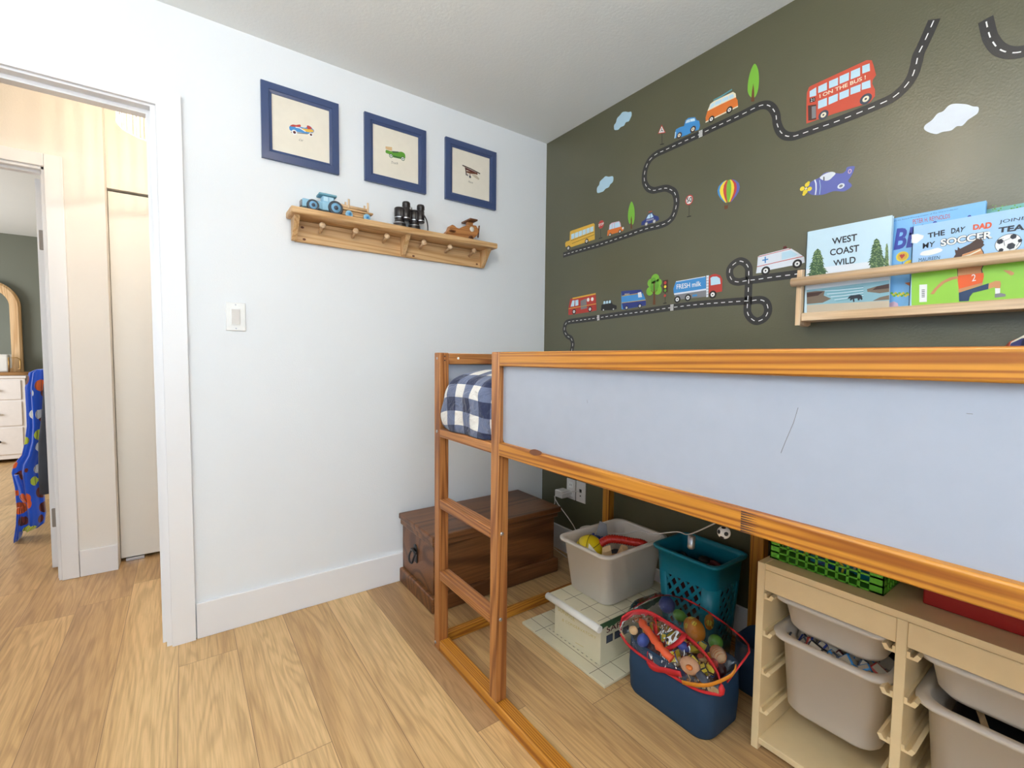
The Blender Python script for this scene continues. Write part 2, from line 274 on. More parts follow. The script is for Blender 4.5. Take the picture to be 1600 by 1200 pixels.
# ------------------------------------------------------------------ mesh builder
class B:
    def __init__(s): s.bm = bmesh.new(); s.mats = []
    def mi(s, m):
        m = MT(m)
        if m not in s.mats: s.mats.append(m)
        return s.mats.index(m)
    def _set(s, faces, m, smooth=False):
        i = s.mi(m)
        for f in faces: f.material_index = i; f.smooth = smooth
    def box(s, a, b, m, bev=0.0, seg=2, rot=None, taper=None):
        a = Vector(a); b = Vector(b); c = (a+b)/2; d = (b-a)/2
        r = bmesh.ops.create_cube(s.bm, size=2); vs = r['verts']
        for v in vs:
            k = 1.0
            if taper and v.co.z < 0: k = taper
            v.co = Vector((v.co.x*d.x*k, v.co.y*d.y*k, v.co.z*d.z))
        fs = set(f for v in vs for f in v.link_faces)
        if bev > 0:
            es = list(set(e for v in vs for e in v.link_edges))
            rr = bmesh.ops.bevel(s.bm, geom=es, offset=min(bev, 0.48*2*min(d)), segments=seg, affect='EDGES', profile=0.5)
            fs = set(f for f in fs if f.is_valid) | set(rr['faces']); vs = list(set(v for f in fs for v in f.verts))
        M_ = Matrix.Translation(c) @ (rot.to_matrix().to_4x4() if rot else Matrix())
        for v in vs: v.co = M_ @ v.co
        s._set(fs, m, bev > 0 and seg > 1)
        return s
    def rings(s, rings, m, cap0=True, cap1=True, closed=True, smooth=True):
        R = [[s.bm.verts.new(p) for p in r] for r in rings]; n = len(R[0]); fs = []
        for a, b in zip(R[:-1], R[1:]):
            for i in range(n if closed else n-1):
                j = (i+1) % n
                try: fs.append(s.bm.faces.new((a[i], a[j], b[j], b[i])))
                except ValueError: pass
        s._set(fs, m, smooth)
        cf = []
        if cap0: cf.append(s.bm.faces.new(list(reversed(R[0]))))
        if cap1: cf.append(s.bm.faces.new(R[-1]))
        s._set(cf, m, False); return s
    def cyl(s, p0, p1, r0, m, r1=None, n=20, smooth=True):
        p0 = Vector(p0); p1 = Vector(p1); r1 = r0 if r1 is None else r1
        d = (p1-p0).normalized(); u = d.orthogonal().normalized(); v = d.cross(u)
        rg = [[p + (u*math.cos(t)+v*math.sin(t))*r for t in [2*math.pi*i/n for i in range(n)]] for p, r in ((p0, r0), (p1, r1))]
        return s.rings(rg, m, smooth=smooth)
    def lathe(s, prof, c, m, axis=(0, 0, 1), n=28, cap0=True, cap1=True):
        d = Vector(axis).normalized(); u = d.orthogonal().normalized(); v = d.cross(u); c = Vector(c)
        rg = [[c + d*h + (u*math.cos(t)+v*math.sin(t))*max(r, 1e-5) for t in [2*math.pi*i/n for i in range(n)]] for r, h in prof]
        return s.rings(rg, m, cap0, cap1)
    def tube(s, pts, r, m, n=8, caps=True):
        pts = [Vector(p) for p in pts]; rg = []; u = None
        for i, p in enumerate(pts):
            d = (pts[min(i+1, len(pts)-1)] - pts[max(i-1, 0)]).normalized()
            if u is None: u = d.orthogonal().normalized()
            u = (u - d*u.dot(d)).normalized(); v = d.cross(u)
            rr = r(i/(len(pts)-1)) if callable(r) else r
            rg.append([p+(u*math.cos(t)+v*math.sin(t))*rr for t in [2*math.pi*k/n for k in range(n)]])
        return s.rings(rg, m, caps, caps)
    def ell(s, c, r, m, seg=24, rot=None):
        rr = r if hasattr(r, '__len__') else (r, r, r)
        q = bmesh.ops.create_uvsphere(s.bm, u_segments=seg, v_segments=seg//2, radius=1)
        for v in q['verts']:
            p = Vector((v.co.x*rr[0], v.co.y*rr[1], v.co.z*rr[2]))
            if rot: p.rotate(rot)
            v.co = p + Vector(c)
        s._set(set(f for v in q['verts'] for f in v.link_faces), m, True); return s
    def prism(s, pts, ext, m, smooth=False):
        """polygon of 3D points pushed along ext"""
        a = [s.bm.verts.new(p) for p in pts]; e = Vector(ext); b = [s.bm.verts.new(Vector(p)+e) for p in pts]; n = len(a)
        fs = [s.bm.faces.new(a), s.bm.faces.new(list(reversed(b)))]
        for i in range(n): fs.append(s.bm.faces.new((a[i], b[i], b[(i+1) % n], a[(i+1) % n])))
        s._set(fs, m, smooth); return s
    def face(s, pts, m):
        try: f = s.bm.faces.new([s.bm.verts.new(p) for p in pts]); s._set([f], m)
        except ValueError: pass
        return s
    def build(s, name, parent=None, origin=None, recalc=True, label=None, kind=None):
        bmesh.ops.recalc_face_normals(s.bm, faces=s.bm.faces) if recalc else None
        root = parent
        while root is not None and root.parent is not None: root = root.parent
        if root is not None: o0 = Vector(root.location)
        elif origin is not None: o0 = Vector(origin)
        else:
            xs = [v.co for v in s.bm.verts]
            o0 = Vector(((min(v.x for v in xs)+max(v.x for v in xs))/2, (min(v.y for v in xs)+max(v.y for v in xs))/2, min(v.z for v in xs)))
        for v in s.bm.verts: v.co -= o0
        me = bpy.data.meshes.new(name); s.bm.to_mesh(me); s.bm.free()
        for m in s.mats: me.materials.append(m)
        o = bpy.data.objects.new(name, me); C.objects.link(o)
        if parent is not None: o.parent = parent
        else: o.location = o0
        if label: o['label'] = label
        if kind: o['kind'] = kind
        return o
def tag(o, label, cat, group=None, kind=None):
    o['label'] = label; o['category'] = cat
    if group: o['group'] = group
    if kind: o['kind'] = kind
    return o
def thing(name, label, cat, loc, group=None):
    o = bpy.data.objects.new(name, None); C.objects.link(o); o.location = loc; o.empty_display_size = .05
    return tag(o, label, cat, group)
def struct(b, name): return b.build(name, origin=(0, 0, 0), kind='structure')
def box1(name, a, b, m, parent=None, bev=0.002, **k): return B().box(a, b, m, bev).build(name, parent, **k)
def dup(root, loc, label=None, rot=None):
    r = root.copy(); C.objects.link(r); r.location = loc
    if label: r['label'] = label
    if rot: r.rotation_euler = rot
    for ch in list(root.children):
        c = ch.copy(); C.objects.link(c); c.parent = r
        for g in ch.children:
            d = g.copy(); C.objects.link(d); d.parent = c
    return r
def rrect(cx, cy, w, h, r, z, n=6):
    pts = []
    for qx, qy, a0 in ((1, 1, 0), (-1, 1, 90), (-1, -1, 180), (1, -1, 270)):
        for k in range(n+1):
            a = math.radians(a0 + 90*k/n); pts.append(Vector((cx+qx*(w/2-r)+r*math.cos(a), cy+qy*(h/2-r)+r*math.sin(a), z)))
    return pts
# text as a flat mesh: returns list of triangles in unit box, cached
_tc = {}
def text_polys(s, bold=0.0, shear=0.0):
    k = (s, bold, shear)
    if k in _tc: return _tc[k]
    cu = bpy.data.curves.new('t', 'FONT'); cu.body = s; cu.offset = bold; cu.shear = shear; cu.resolution_u = 3; cu.fill_mode = 'FRONT'
    o = bpy.data.objects.new('t', cu); C.objects.link(o)
    me = bpy.data.meshes.new_from_object(o)
    vs = [v.co.copy() for v in me.vertices]; ps = [list(p.vertices) for p in me.polygons]
    bpy.data.objects.remove(o); bpy.data.curves.remove(cu); bpy.data.meshes.remove(me)
    x0, x1 = min(v.x for v in vs), max(v.x for v in vs); y0, y1 = min(v.y for v in vs), max(v.y for v in vs)
    if bold: pass
    _tc[k] = ([((v.x-x0)/(x1-x0), (v.y-y0)/(y1-y0)) for v in vs], ps); return _tc[k]
# flat artwork laid on a plane, drawn in photo pixels (zoomed crops) and mapped onto the real surface
class Art:
    def __init__(s, ax, val, nrm, b=None, step=0.0003):
        s.ax, s.val, s.nrm, s.step = ax, val, nrm, step; s.b = b or B(); s.zx, s.zy, s.k = 0, 0, 1; s.n = 1
    def zoom(s, x, y, k): s.zx, s.zy, s.k = x, y, k; return s
    def P(s, u, v): return at(s.zx+u/s.k, s.zy+v/s.k, s.ax, s.val)
    def lift(s, p, l): p = p.copy(); i = 'xyz'.index(s.ax); p[i] += s.nrm*s.step*l; return p
    def poly(s, pts, m, l=1, smooth=False):
        if smooth: pts = crom(pts)
        q = [s.lift(s.P(*p), l) for p in pts]; s.b.face(q, m); return s
    def disc(s, c, r, m, l=1, ry=None, n=20, rot=0):
        """circle: r is its half height in zoomed pixels"""
        p = s.P(*c); h = (s.P(c[0], c[1]-r)-s.P(c[0], c[1]+r)).length/2; w = h*(ry or 1)
        i = 0 if s.ax == 'y' else 1
        ax = Vector((1, 0, 0)) if s.ax == 'y' else Vector((0, 1, 0)); az = Vector((0, 0, 1))
        q = []
        for k in range(n):
            t = 2*math.pi*k/n; a, c2 = w*math.cos(t), h*math.sin(t)
            q.append(s.lift(p+ax*(a*math.cos(rot)-c2*math.sin(rot))+az*(a*math.sin(rot)+c2*math.cos(rot)), l))
        s.b.face(q, m); return s
    def strip(s, pts, w, m, l=1, smooth=False):
        if smooth: pts = crom(pts, closed=False)
        q = [s.P(*p) for p in pts]; s.strip3(q, w, m, l); return s
    def strip3(s, q, w, m, l):
        nv = Vector((0, 1, 0)) if s.ax == 'y' else Vector((1, 0, 0)); L_, R2 = [], []
        for i, p in enumerate(q):
            d = (q[min(i+1, len(q)-1)]-q[max(i-1, 0)]).normalized(); sd = d.cross(nv).normalized()*w/2
            L_.append(s.lift(p+sd, l)); R2.append(s.lift(p-sd, l))
        for i in range(len(q)-1): s.b.face([L_[i], L_[i+1], R2[i+1], R2[i]], m)
    def dashes(s, pts, w, m, l, on, off, smooth=True):
        q = [s.P(*p) for p in (crom(pts, closed=False, n=10) if smooth else pts)]
        ln = [0]
        for a, b2 in zip(q, q[1:]): ln.append(ln[-1]+(b2-a).length)
        def pos(t):
            for i in range(len(q)-1):
                if ln[i+1] >= t: return q[i].lerp(q[i+1], (t-ln[i])/max(1e-9, ln[i+1]-ln[i]))
            return q[-1]
        t = off/2
        while t+on < ln[-1]:
            s.strip3([pos(t+on*k/3) for k in range(4)], w, m, l); t += on+off
    def text(s, txt, quad, m, l=2, bold=0.0, shear=0.0):
        vs, ps = text_polys(txt, bold, shear)
        tl, tr, br, bl = [s.P(*p) for p in quad]
        def mp(u, v): return s.lift((bl.lerp(br, u)).lerp(tl.lerp(tr, u), v), l)
        bv = [s.b.bm.verts.new(mp(*v)) for v in vs]; i = s.b.mi(m)
        for p in ps:
            try: f = s.b.bm.faces.new([bv[k] for k in p]); f.material_index = i
            except ValueError: pass
        return s
    def wheel(s, c, r, tyre='black', rim='white', l=3):
        s.disc(c, r, tyre, l); s.disc(c, r*.55, rim, l+1); s.disc(c, r*.2, tyre, l+2); return s
    def build(s, name, parent=None, **k):
        o0 = k.pop('origin', None)
        return s.b.build(name, parent, origin=o0, recalc=False, **k)
def crom(pts, closed=True, n=5):
    out = []; N_ = len(pts); rg = range(N_) if closed else range(N_-1)
    for i in rg:
        if closed: p0, p1, p2, p3 = pts[i-1], pts[i], pts[(i+1) % N_], pts[(i+2) % N_]
        else: p0, p1, p2, p3 = pts[max(i-1, 0)], pts[i], pts[i+1], pts[min(i+2, N_-1)]
        for k in range(n):
            t = k/n
            out.append(tuple(0.5*((2*b)+(c-a)*t+(2*a-5*b+4*c-d)*t*t+(3*b-a-3*c+d)*t**3) for a, b, c, d in zip(p0, p1, p2, p3)))
    if not closed: out.append(tuple(pts[-1]))
    return out
# =================================================================== STRUCTURE
H = 2.44
XR, YN = 3.30, -3.00          # right and near walls of the room
XH, XC = -0.965, -1.055       # far side of the hall, closet recess
XB = -5.10                    # far wall of the bedroom
struct(B().box((XB-.1, -5.4, -.1), (XR+.15, .15, 0), m_floor), 'floor')
struct(B().box((-.11, YN-.1, H), (XR+.1, .1, H+.08), m_ceil), 'ceiling')
struct(B().box((XC-.05, -4.0, H), (-.11, -.9, H+.08), m_hall), 'ceiling.001')
struct(B().box((XB-.1, -5.4, H), (XC-.05, -1.5, H+.08), m_ceil), 'ceiling.002')
struct(B().box((-.11, 0, 0), (XR+.1, .11, H), m_green), 'wall_back')
# white wall with the doorway
D0, D1, DT = -2.72, -1.885, 2.065
w = B(); w.box((-.11, D1, 0), (0, 0, H), m_white); w.box((-.11, D0, DT), (0, D1, H), m_white); w.box((-.11, YN-.1, 0), (0, D0, H), m_white)
struct(w, 'wall_left')
# right wall with its window opening
w = B(); w.box((XR, YN-.1, 0), (XR+.1, -2.65, H), m_white); w.box((XR, -1.35, 0), (XR+.1, 0, H), m_white)
w.box((XR, -2.65, 0), (XR+.1, -1.35, .9), m_white); w.box((XR, -2.65, 2.1), (XR+.1, -1.35, H), m_white)
struct(w, 'wall_right')
w = B(); w.box((-.11, YN-.1, 0), (.6, YN, H), m_white); w.box((2.4, YN-.1, 0), (XR+.1, YN, H), m_white)
w.box((.6, YN-.1, 0), (2.4, YN, .9), m_white); w.box((.6, YN-.1, 2.1), (2.4, YN, H), m_white)
struct(w, 'wall_near')
def window_frame(name, a, b):
    w = B(); t = .05
    ax = 1 if abs(a[0]-b[0]) < .2 else 0
    lo = Vector(a); hi = Vector(b)
    for (u0, u1, z0, z1) in ((0, 1, 0, None), (0, 1, None, 1), ('l', 0, 0, 1), ('r', 0, 0, 1), ('m', 0, 0, 1)):
        p = lo.copy(); q = hi.copy()
        if u0 == 0 and z1 is None: q.z = lo.z+t
        elif u0 == 0: p.z = hi.z-t
        elif u0 == 'l': q[ax] = lo[ax]+t
        elif u0 == 'r': p[ax] = hi[ax]-t
        else: c = (lo[ax]+hi[ax])/2; p[ax] = c-t/2; q[ax] = c+t/2
        w.box(p, q, m_trim, .003)
    struct(w, name)
window_frame('window_1', (XR+.02, -2.65, .9), (XR+.07, -1.35, 2.1))
window_frame('window_2', (.6, YN-.07, .9), (2.4, YN-.02, 2.1))
# baseboards
struct(B().box((0, -1.80, 0), (.014, -.0, .145), m_trim, .002), 'baseboard_left')
struct(B().box((.014, -.014, 0), (XR, 0, .145), m_trim, .002), 'baseboard_back')
struct(B().box((XH, -2.272, 0), (XH+.014, -2.123, .135), m_trim, .002), 'baseboard_hall')
# room door casing + jambs
w = B()
w.box((0, D1+.005, 0), (.018, -1.803, DT+.052), m_trim, .0005)
w.box((0, D0-.07, 0), (.018, D0-.0, DT+.065), m_trim, .003)
w.box((0, D0, DT-.005), (.018, D1+.005, DT+.052), m_trim, .0005)
struct(w, 'trim_1')
w = B()
w.box((-.115, D1-.012, 0), (.004, D1+.0045, DT), m_trim); w.box((-.115, D0+.013, DT-.013), (.004, D1-.012, DT), m_trim)
w.box((-.075, D1-.026, 0), (-.035, D1-.012, DT-.013), m_trim); w.box((-.075, D0+.013, DT-.028), (-.035, D1-.026, DT-.013), m_trim)
w.box((-.115, D0-.001, 0), (.004, D0+.013, DT), m_trim)
p_ = at(262.5, 600, 'y', D1-.012); w.box((p_.x-.012, D1-.0135, p_.z-.03), (p_.x+.012, D1-.0118, p_.z+.03), 'steel')
struct(w, 'trim_2')
# hall: far wall (x = XH) with the bedroom doorway, the recess of the closet
E1, E0, ET = -2.340, -3.16, 2.04
w = B()
w.box((XH-.11, E1, 0), (XH, -2.123, H), m_hall); w.box((XH-.11, E0, ET), (XH, E1, H), m_hall); w.box((XH-.11, -4.0, 0), (XH, E0, H), m_hall)
struct(w, 'wall_hall')
w = B()
w.box((XC-.08, -2.13, 2.018), (XC, -.9, H), m_hall)
w.box((XC-.35, -1.0, 0), (-.11, -.9, H), m_hall)
struct(w, 'wall_closet')
struct(B().box((XH, -4.1, 0), (-.11, -4.0, H), m_hall), 'wall_hall_end')
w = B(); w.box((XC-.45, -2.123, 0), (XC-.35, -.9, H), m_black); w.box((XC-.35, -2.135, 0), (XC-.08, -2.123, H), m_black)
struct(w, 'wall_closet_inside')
# closet door slab
w = B(); w.box((XC-.04, -2.121, .018), (XC-.006, -1.30, 2.004), m_closet, .003)
cd_ = w.build('door_2', origin=(XC, -1.7, 0), kind='structure')
B().box((XC-.03, -2.10, .001), (XC+.006, -2.02, .016), 'steel', .001).build('floor_guide', cd_)
# bedroom doorway casing and jamb
w = B()
w.box((XH, E1, 0), (XH+.016, E1+.066, ET+.06), m_trim, .003); w.box((XH, E0-.06, ET), (XH+.016, E1, ET+.06), m_trim, .003); w.box((XH, E0-.06, 0), (XH+.016, E0, ET), m_trim, .003)
w.box((XH-.115, E1-.012, 0), (XH+.003, E1+.002, ET), m_trim, .001); w.box((XH-.115, E0, ET-.013), (XH+.003, E1, ET+.001), m_trim, .001)
w.box((XH-.07, E1-.02, 0), (XH-.03, E1-.012, ET), m_trim, .001); w.box((XH-.07, E0, ET-.025), (XH-.03, E1, ET-.013), m_trim, .001)
struct(w, 'trim_3')
# open bedroom door leaf, seen on its hinge edge
w = B().box((-1.93, -2.405, .012), (-1.135, -2.370, 2.025), m_trim, .002)
leaf = w.build('door_1', origin=(-1.135, -2.39, 0), kind='structure')
for z in (.28, 1.72):
    B().box((-1.139, -2.398, z-.05), (-1.131, -2.370, z+.05), 'hinge_grey', .004).build('hinge', leaf)
kb = B(); kb.lathe([(.026, 0), (.026, .008), (.011, .014), (.011, .04), (.027, .05), (.03, .065), (.022, .078), (.001, .08)], (-1.86, -2.405, .98), 'steel', axis=(0, -1, 0)); kb.build('door_knob', leaf)
# bedroom shell
w = B(); w.box((XB-.1, -5.4, 0), (XB, -1.5, H), m_bedwall); struct(w, 'wall_bedroom_far')
struct(B().box((XB, -1.6, 0), (XH-.11, -1.5, H), m_bedwall), 'wall_bedroom_right')
w = B(); w.box((XB, -5.4, 0), (-4.2, -5.3, H), m_bedwall); w.box((-2.2, -5.4, 0), (XH, -5.3, H), m_bedwall); w.box((-4.2, -5.4, 0), (-2.2, -5.3, .7), m_bedwall); w.box((-4.2, -5.4, 2.1), (-2.2, -5.3, H), m_bedwall)
struct(w, 'wall_bedroom_window_side')
struct(B().box((XH-.11, -5.4, 0), (XH-.1, -4.0, H), m_bedwall), 'wall_bedroom_door_side')
# =================================================================== LAMPS
lamp = thing('ceiling_lamp', 'ribbed clear glass flush ceiling lamp glowing in the hallway', 'lamp', (-.50, -1.86, H))
w = B(); n = 132
for i in range(n):
    t0, t1 = 2*math.pi*i/n, 2*math.pi*(i+1)/n
    m_ = m_rib if i % 2 else m_glass
    q = [Vector((-.50+.172*math.cos(t), -1.86+.172*math.sin(t), z)) for t, z in ((t0, 2.405), (t1, 2.405), (t1, 2.160), (t0, 2.160))]
    w.face(q, m_)
w.rings([[Vector((-.50+r*math.cos(2*math.pi*i/64), -1.86+r*math.sin(2*math.pi*i/64), z)) for i in range(64)] for r, z in ((.173, 2.164), (.174, 2.161), (.171, 2.158), (.169, 2.161), (.173, 2.164))], m_rib, False, False)
w.build('glass_shade', lamp)
B().lathe([(.18, 0), (.18, -.03), (.165, -.035), (.001, -.035)], (-.50, -1.86, 2.438), 'steel').build('ceiling_plate', lamp)
B().ell((-.50, -1.86, 2.335), (.03, .03, .045), 'lamp_glow').build('bulb', lamp)
rl = thing('ceiling_lamp', 'round white ceiling lamp of the child room', 'lamp', (1.5, -1.45, H))
B().lathe([(.16, 0), (.16, -.02), (.15, -.03), (.001, -.03)], (1.5, -1.45, 2.439), 'trim_paint_white').build('ceiling_plate', rl)
B().lathe([(.14, 0), (.13, -.03), (.09, -.055), (.001, -.065)], (1.5, -1.45, 2.409), 'lamp_glow').build('glass_shade', rl)
fl_ = thing('added_uplighter', 'unseen uplighter with a white bowl, added at the near side to brighten the ceiling'  , 'lamp', (2.05, -2.72, 0))  # made-up fixture out of view, carries the added ceiling fill
B().lathe([(.14, .001), (.14, .015), (.02, .03), (.012, .05), (.012, 1.66)], (2.05, -2.72, 0), 'steel').build('stand', fl_)
B().lathe([(.02, 1.66), (.12, 1.70), (.165, 1.77), (.168, 1.77), (.125, 1.69), (.02, 1.65)], (2.05, -2.72, 0), 'white').build('bowl', fl_)
# =================================================================== SWITCH, OUTLETS
sw = thing('light_switch', 'white rocker light switch on the white wall beside the doorway', 'light switch', (0, -1.64, 1.30))
box1('wall_plate', (0, -1.675, 1.243), (.006, -1.605, 1.357), 'white', sw, .002)
B().box((.005, -1.657, 1.267), (.0085, -1.624, 1.333), 'white', .001).build('rocker_frame', sw)
B().box((.006, -1.655, 1.270), (.011, -1.626, 1.330), 'plug_white', .001, rot=Euler((0, .06, 0))).build('rocker', sw)
for z in (1.252, 1.348): B().cyl((.005, -1.640, z), (.0068, -1.640, z), .003, 'steel', n=10).build('screw', sw)
ot = thing('wall_outlet', 'white double wall outlet holding the square charger, low on the olive wall', 'outlet', (.268, 0, .39))
box1('wall_plate', (.232, -.006, .329), (.303, 0, .445), 'plug_white', ot, .002)
for z in (.362, .412):
    w = B().box((.251, -.008, z-.017), (.284, -.005, z+.017), 'white', .004)
    for dx in (-.006, .006): w.box((.2675+dx-.001, -.0085, z-.005), (.2675+dx+.001, -.0078, z+.006), 'black')
    w.build('socket', ot)
jk = thing('wall_jack', 'white cable jack plate right of the outlet, with a thin white cable in it', 'wall plate', (.347, 0, .39))
w = B().box((.311, -.006, .329), (.385, 0, .447), 'plug_white', .002); w.build('wall_plate', jk)
B().box((.338, -.0075, .386), (.356, -.005, .404), 'black', .001).build('socket', jk)
B().cyl((.347, -.005, .366), (.347, -.0075, .366), .004, 'black', n=12).build('socket', jk)
ch = thing('charger', 'square white plug-in charger block sticking out of the outlet', 'charger', (.25, -.04, .34))
box1('body', (.205, -.075, .340), (.268, -.0085, .382), 'plug_white', ch, .005)
B().tube([at(867, 776, 'y', -.05), at(867, 786, 'y', -.05), Vector((.135, -.06, .2)), Vector((.14, -.06, .03)), Vector((.3, -.06, .006))], .0022, 'plug_white').build('cable', ch)
cb = [Vector((.347, -.012, .395)), Vector((.33, -.06, .395)), Vector((.29, -.10, .375)), Vector((.262, -.12, .345)), Vector((.42, -.1, .2)), Vector((.43, -.09, .03)), Vector((.5, -.08, .006))]
tag(B().tube([Vector(p) for p in crom([tuple(v) for v in cb], closed=False)], .0025, 'plug_white').build('cable'), 'thin white cable arching from the jack plate down behind the wooden chest', 'cable')
# =================================================================== PICTURE FRAMES
def frame(y0, y1, z0, z1, art, label):
    cy, cz = (y0+y1)/2, (z0+z1)/2
    t = thing('picture_frame', label, 'picture', (0.001, cy, z0), 'blue picture frames over the peg shelf')
    w = B(); fw_, d = .040, .018
    def strip(o, i, x0, x1):   # mitred moulding: outer square o, inner square i
        rg = []
        for (k, x) in ((o, .001), (o, x0), (i, x1), (i, .004)):
            rg.append([Vector((x, cy-k, cz-k)), Vector((x, cy+k, cz-k)), Vector((x, cy+k, cz+k)), Vector((x, cy-k, cz+k))])
        w.rings(rg, 'frame_blue', False, False, smooth=False)
    h = (y1-y0)/2
    strip(h, h-.028, .017, .018); strip(h-.028, h-.0295, .018, .0145); strip(h-.0295, h-.040, .0150, .0125)
    w.build('frame', t)
    a = Art('x', .0075, 1, step=.0002); a.b.box((.003, cy-h+.035, cz-h+.035), (.0074, cy+h-.035, cz+h-.035), 'paper_cream')
    art(a); a.build('print', t)
    return t
def art_car(a):
    a.zoom(445, 180, 24)
    a.poly([(165, 470), (200, 400), (300, 370), (480, 400), (600, 440), (780, 470), (860, 390), (960, 420), (1020, 490), (1090, 560), (1080, 640), (900, 700), (560, 640), (230, 580)], 'blue', 1, True)
    a.poly([(200, 400), (300, 350), (420, 370), (560, 350), (600, 400), (560, 440), (300, 430)], 'red', 2, True)
    a.poly([(640, 500), (850, 520), (1030, 540), (1080, 620), (980, 640), (800, 620)], 'bus_yellow', 2, True)
    a.poly([(830, 400), (900, 400), (1020, 490), (930, 530), (850, 510)], 'red', 3, True); a.strip([(400, 450), (560, 480), (780, 620)], .004, 'white', 3)
    a.strip([(230, 640), (860, 700)], .004, 'grey', 1)
    for c, r in (((360, 645), 95), ((980, 735), 75)): a.disc(c, r, 'white', 4); a.disc(c, r*.55, 'maroon', 5)
    a.text('Car', [(530, 880), (700, 905), (700, 985), (530, 960)], 'faint_ink', 2, shear=.3)
def art_truck(a):
    a.zoom(590, 220, 26.67)
    a.poly([(330, 470), (360, 380), (520, 430), (620, 440), (860, 460), (1000, 460), (1110, 520), (1150, 600), (1140, 740), (1000, 760), (640, 680), (480, 560), (380, 520)], 'leaf_dark', 1, True)
    a.poly([(330, 330), (330, 230), (600, 270), (600, 420), (480, 400)], 'toy_cream', 2)
    a.strip([(660, 640), (980, 720)], .006, 'fir', 2); a.poly([(600, 430), (860, 450), (880, 500), (640, 500)], 'fir', 2)
    for c, r in (((555, 630), 85), ((1050, 750), 85)): a.disc(c, r, 'fir', 3); a.disc(c, r*.7, 'white', 4); a.disc(c, r*.35, 'fir', 5)
    a.text('Truck', [(570, 850), (860, 890), (860, 990), (570, 950)], 'faint_ink', 2, shear=.3)
def art_plane(a):
    a.zoom(710, 250, 26.67)
    a.strip([(330, 220), (700, 380), (1070, 575)], .006, 'hair_print', 3); a.strip([(450, 350), (700, 460), (960, 590)], .010, 'maroon', 2)
    a.poly([(460, 480), (560, 460), (960, 560), (940, 600), (700, 580), (540, 540)], 'bark', 3); a.strip([(470, 350), (495, 640)], .006, 'hair_print', 3)
    a.poly([(690, 600), (900, 620), (1050, 790), (1000, 830), (860, 740)], 'sand', 1); a.strip([(440, 280), (450, 350)], .003, 'bark', 2); a.strip([(920, 490), (930, 570)], .003, 'bark', 2)
    a.strip([(650, 560), (650, 680)], .004, 'bark', 2); a.disc((650, 705), 50, 'slate', 4); a.disc((545, 630), 38, 'grey', 4)
    a.text('Plane', [(580, 860), (770, 900), (770, 990), (580, 940)], 'faint_ink', 2, shear=.3)
frame(-1.535, -1.226, 1.962, 2.271, art_car, 'blue frame with a blue and red pedal car print, leftmost over the shelf')
frame(-1.110, -.800, 1.967, 2.277, art_truck, 'blue frame with a small green truck print, middle of three over the shelf')
frame(-.690, -.376, 1.970, 2.282, art_plane, 'blue frame with a little red biplane print, nearest the room corner')
# =================================================================== PEG SHELF
ZS = 1.757
ps = thing('peg_shelf', 'light pine shelf with six wooden pegs on the white wall', 'shelf', (0, -.94, 1.637))
B().box((.001, -1.447, ZS-.028), (.122, -.432, ZS), LPINE['y'], .006, 3).build('top_board', ps)
w = B().box((.001, -1.415, 1.637), (.018, -.458, ZS-.029), LPINE['y'], .003)
for y, z in ((-1.385, 1.70), (-1.378, 1.650), (-.87, 1.648), (-.50, 1.655)): w.ell((.018, y, z), (.0015, .007, .005), 'bark', seg=12)
w.build('back_board', ps)
for y in (-1.420, -.930, -.470):
    P = [(.018, 1.637), (.030, 1.637), (.105, ZS-.029), (.018, ZS-.029)]
    B().prism([(x, y-.010, z) for x, z in P], (0, .020, 0), LPINE['z']).build('bracket', ps)
for y in (-1.313, -1.170, -1.025, -.837, -.693, -.550):
    B().lathe([(.007, 0), (.0065, .04), (.007, .05), (.0125, .056), (.0135, .062), (.011, .068), (.001, .070)], (.018, y, 1.692), BIRCH['x'], axis=(1, -.05, .28), n=16).build('peg', ps)
# --- tractor
TR = thing('toy_tractor', 'light blue wooden toy tractor at the left end of the peg shelf', 'toy', (.06, -1.31, ZS))
def wheelx(b, c, r, w_, t='tyre', h='hub_blue', c2='tractor_teal'):
    x, y, z = c; b.lathe([(r*.9, -w_/2), (r, -w_/2+.003), (r, w_/2-.003), (r*.9, w_/2)], c, t, axis=(1, 0, 0), n=24)
    b.lathe([(r*.62, w_/2-.001), (r*.62, w_/2+.001), (r*.01, w_/2+.001)], c, h, axis=(1, 0, 0), n=20); b.lathe([(r*.3, w_/2), (r*.3, w_/2+.0025), (r*.01, w_/2+.0025)], c, 'slate' if t == 'tyre' else 'blue', axis=(1, 0, 0), n=16)
    b.lathe([(r*.62, w_/2+.0), (r*.66, w_/2+.0015), (r*.5, w_/2+.0015)], c, h, axis=(1, 0, 0), n=20, cap0=False, cap1=False)
B().box((.035, -1.395, ZS+.018), (.078, -1.29, ZS+.052), 'tractor_blue', .005).build('engine_hood', TR)
w = B().box((.032, -1.318, ZS+.016), (.082, -1.262, ZS+.052), 'tractor_blue', .004).box((.036, -1.314, ZS+.05), (.078, -1.266, ZS+.078), 'tractor_blue', .003)
w.box((.0775, -1.309, ZS+.056), (.0788, -1.292, ZS+.074), 'sky_pane').box((.0775, -1.287, ZS+.056), (.0788, -1.270, ZS+.074), 'sky_pane'); w.build('cab', TR)
B().box((.028, -1.330, ZS+.078), (.086, -1.255, ZS+.088), 'tractor_teal', .004).build('cab_roof', TR)
B().box((.04, -1.40, ZS+.020), (.073, -1.394, ZS+.046), 'grey', .002).build('grille', TR)
for y, r in ((-1.355, .025), (-1.262, .031)):
    for x in (.030, .084):
        w = B(); wheelx(w, (x, y, ZS+r+.0005), r, .014); w.build('wheel', TR)
TL = thing('toy_trailer', 'natural wood toy log trailer with blue wheels behind the toy tractor', 'toy', (.06, -1.17, ZS))
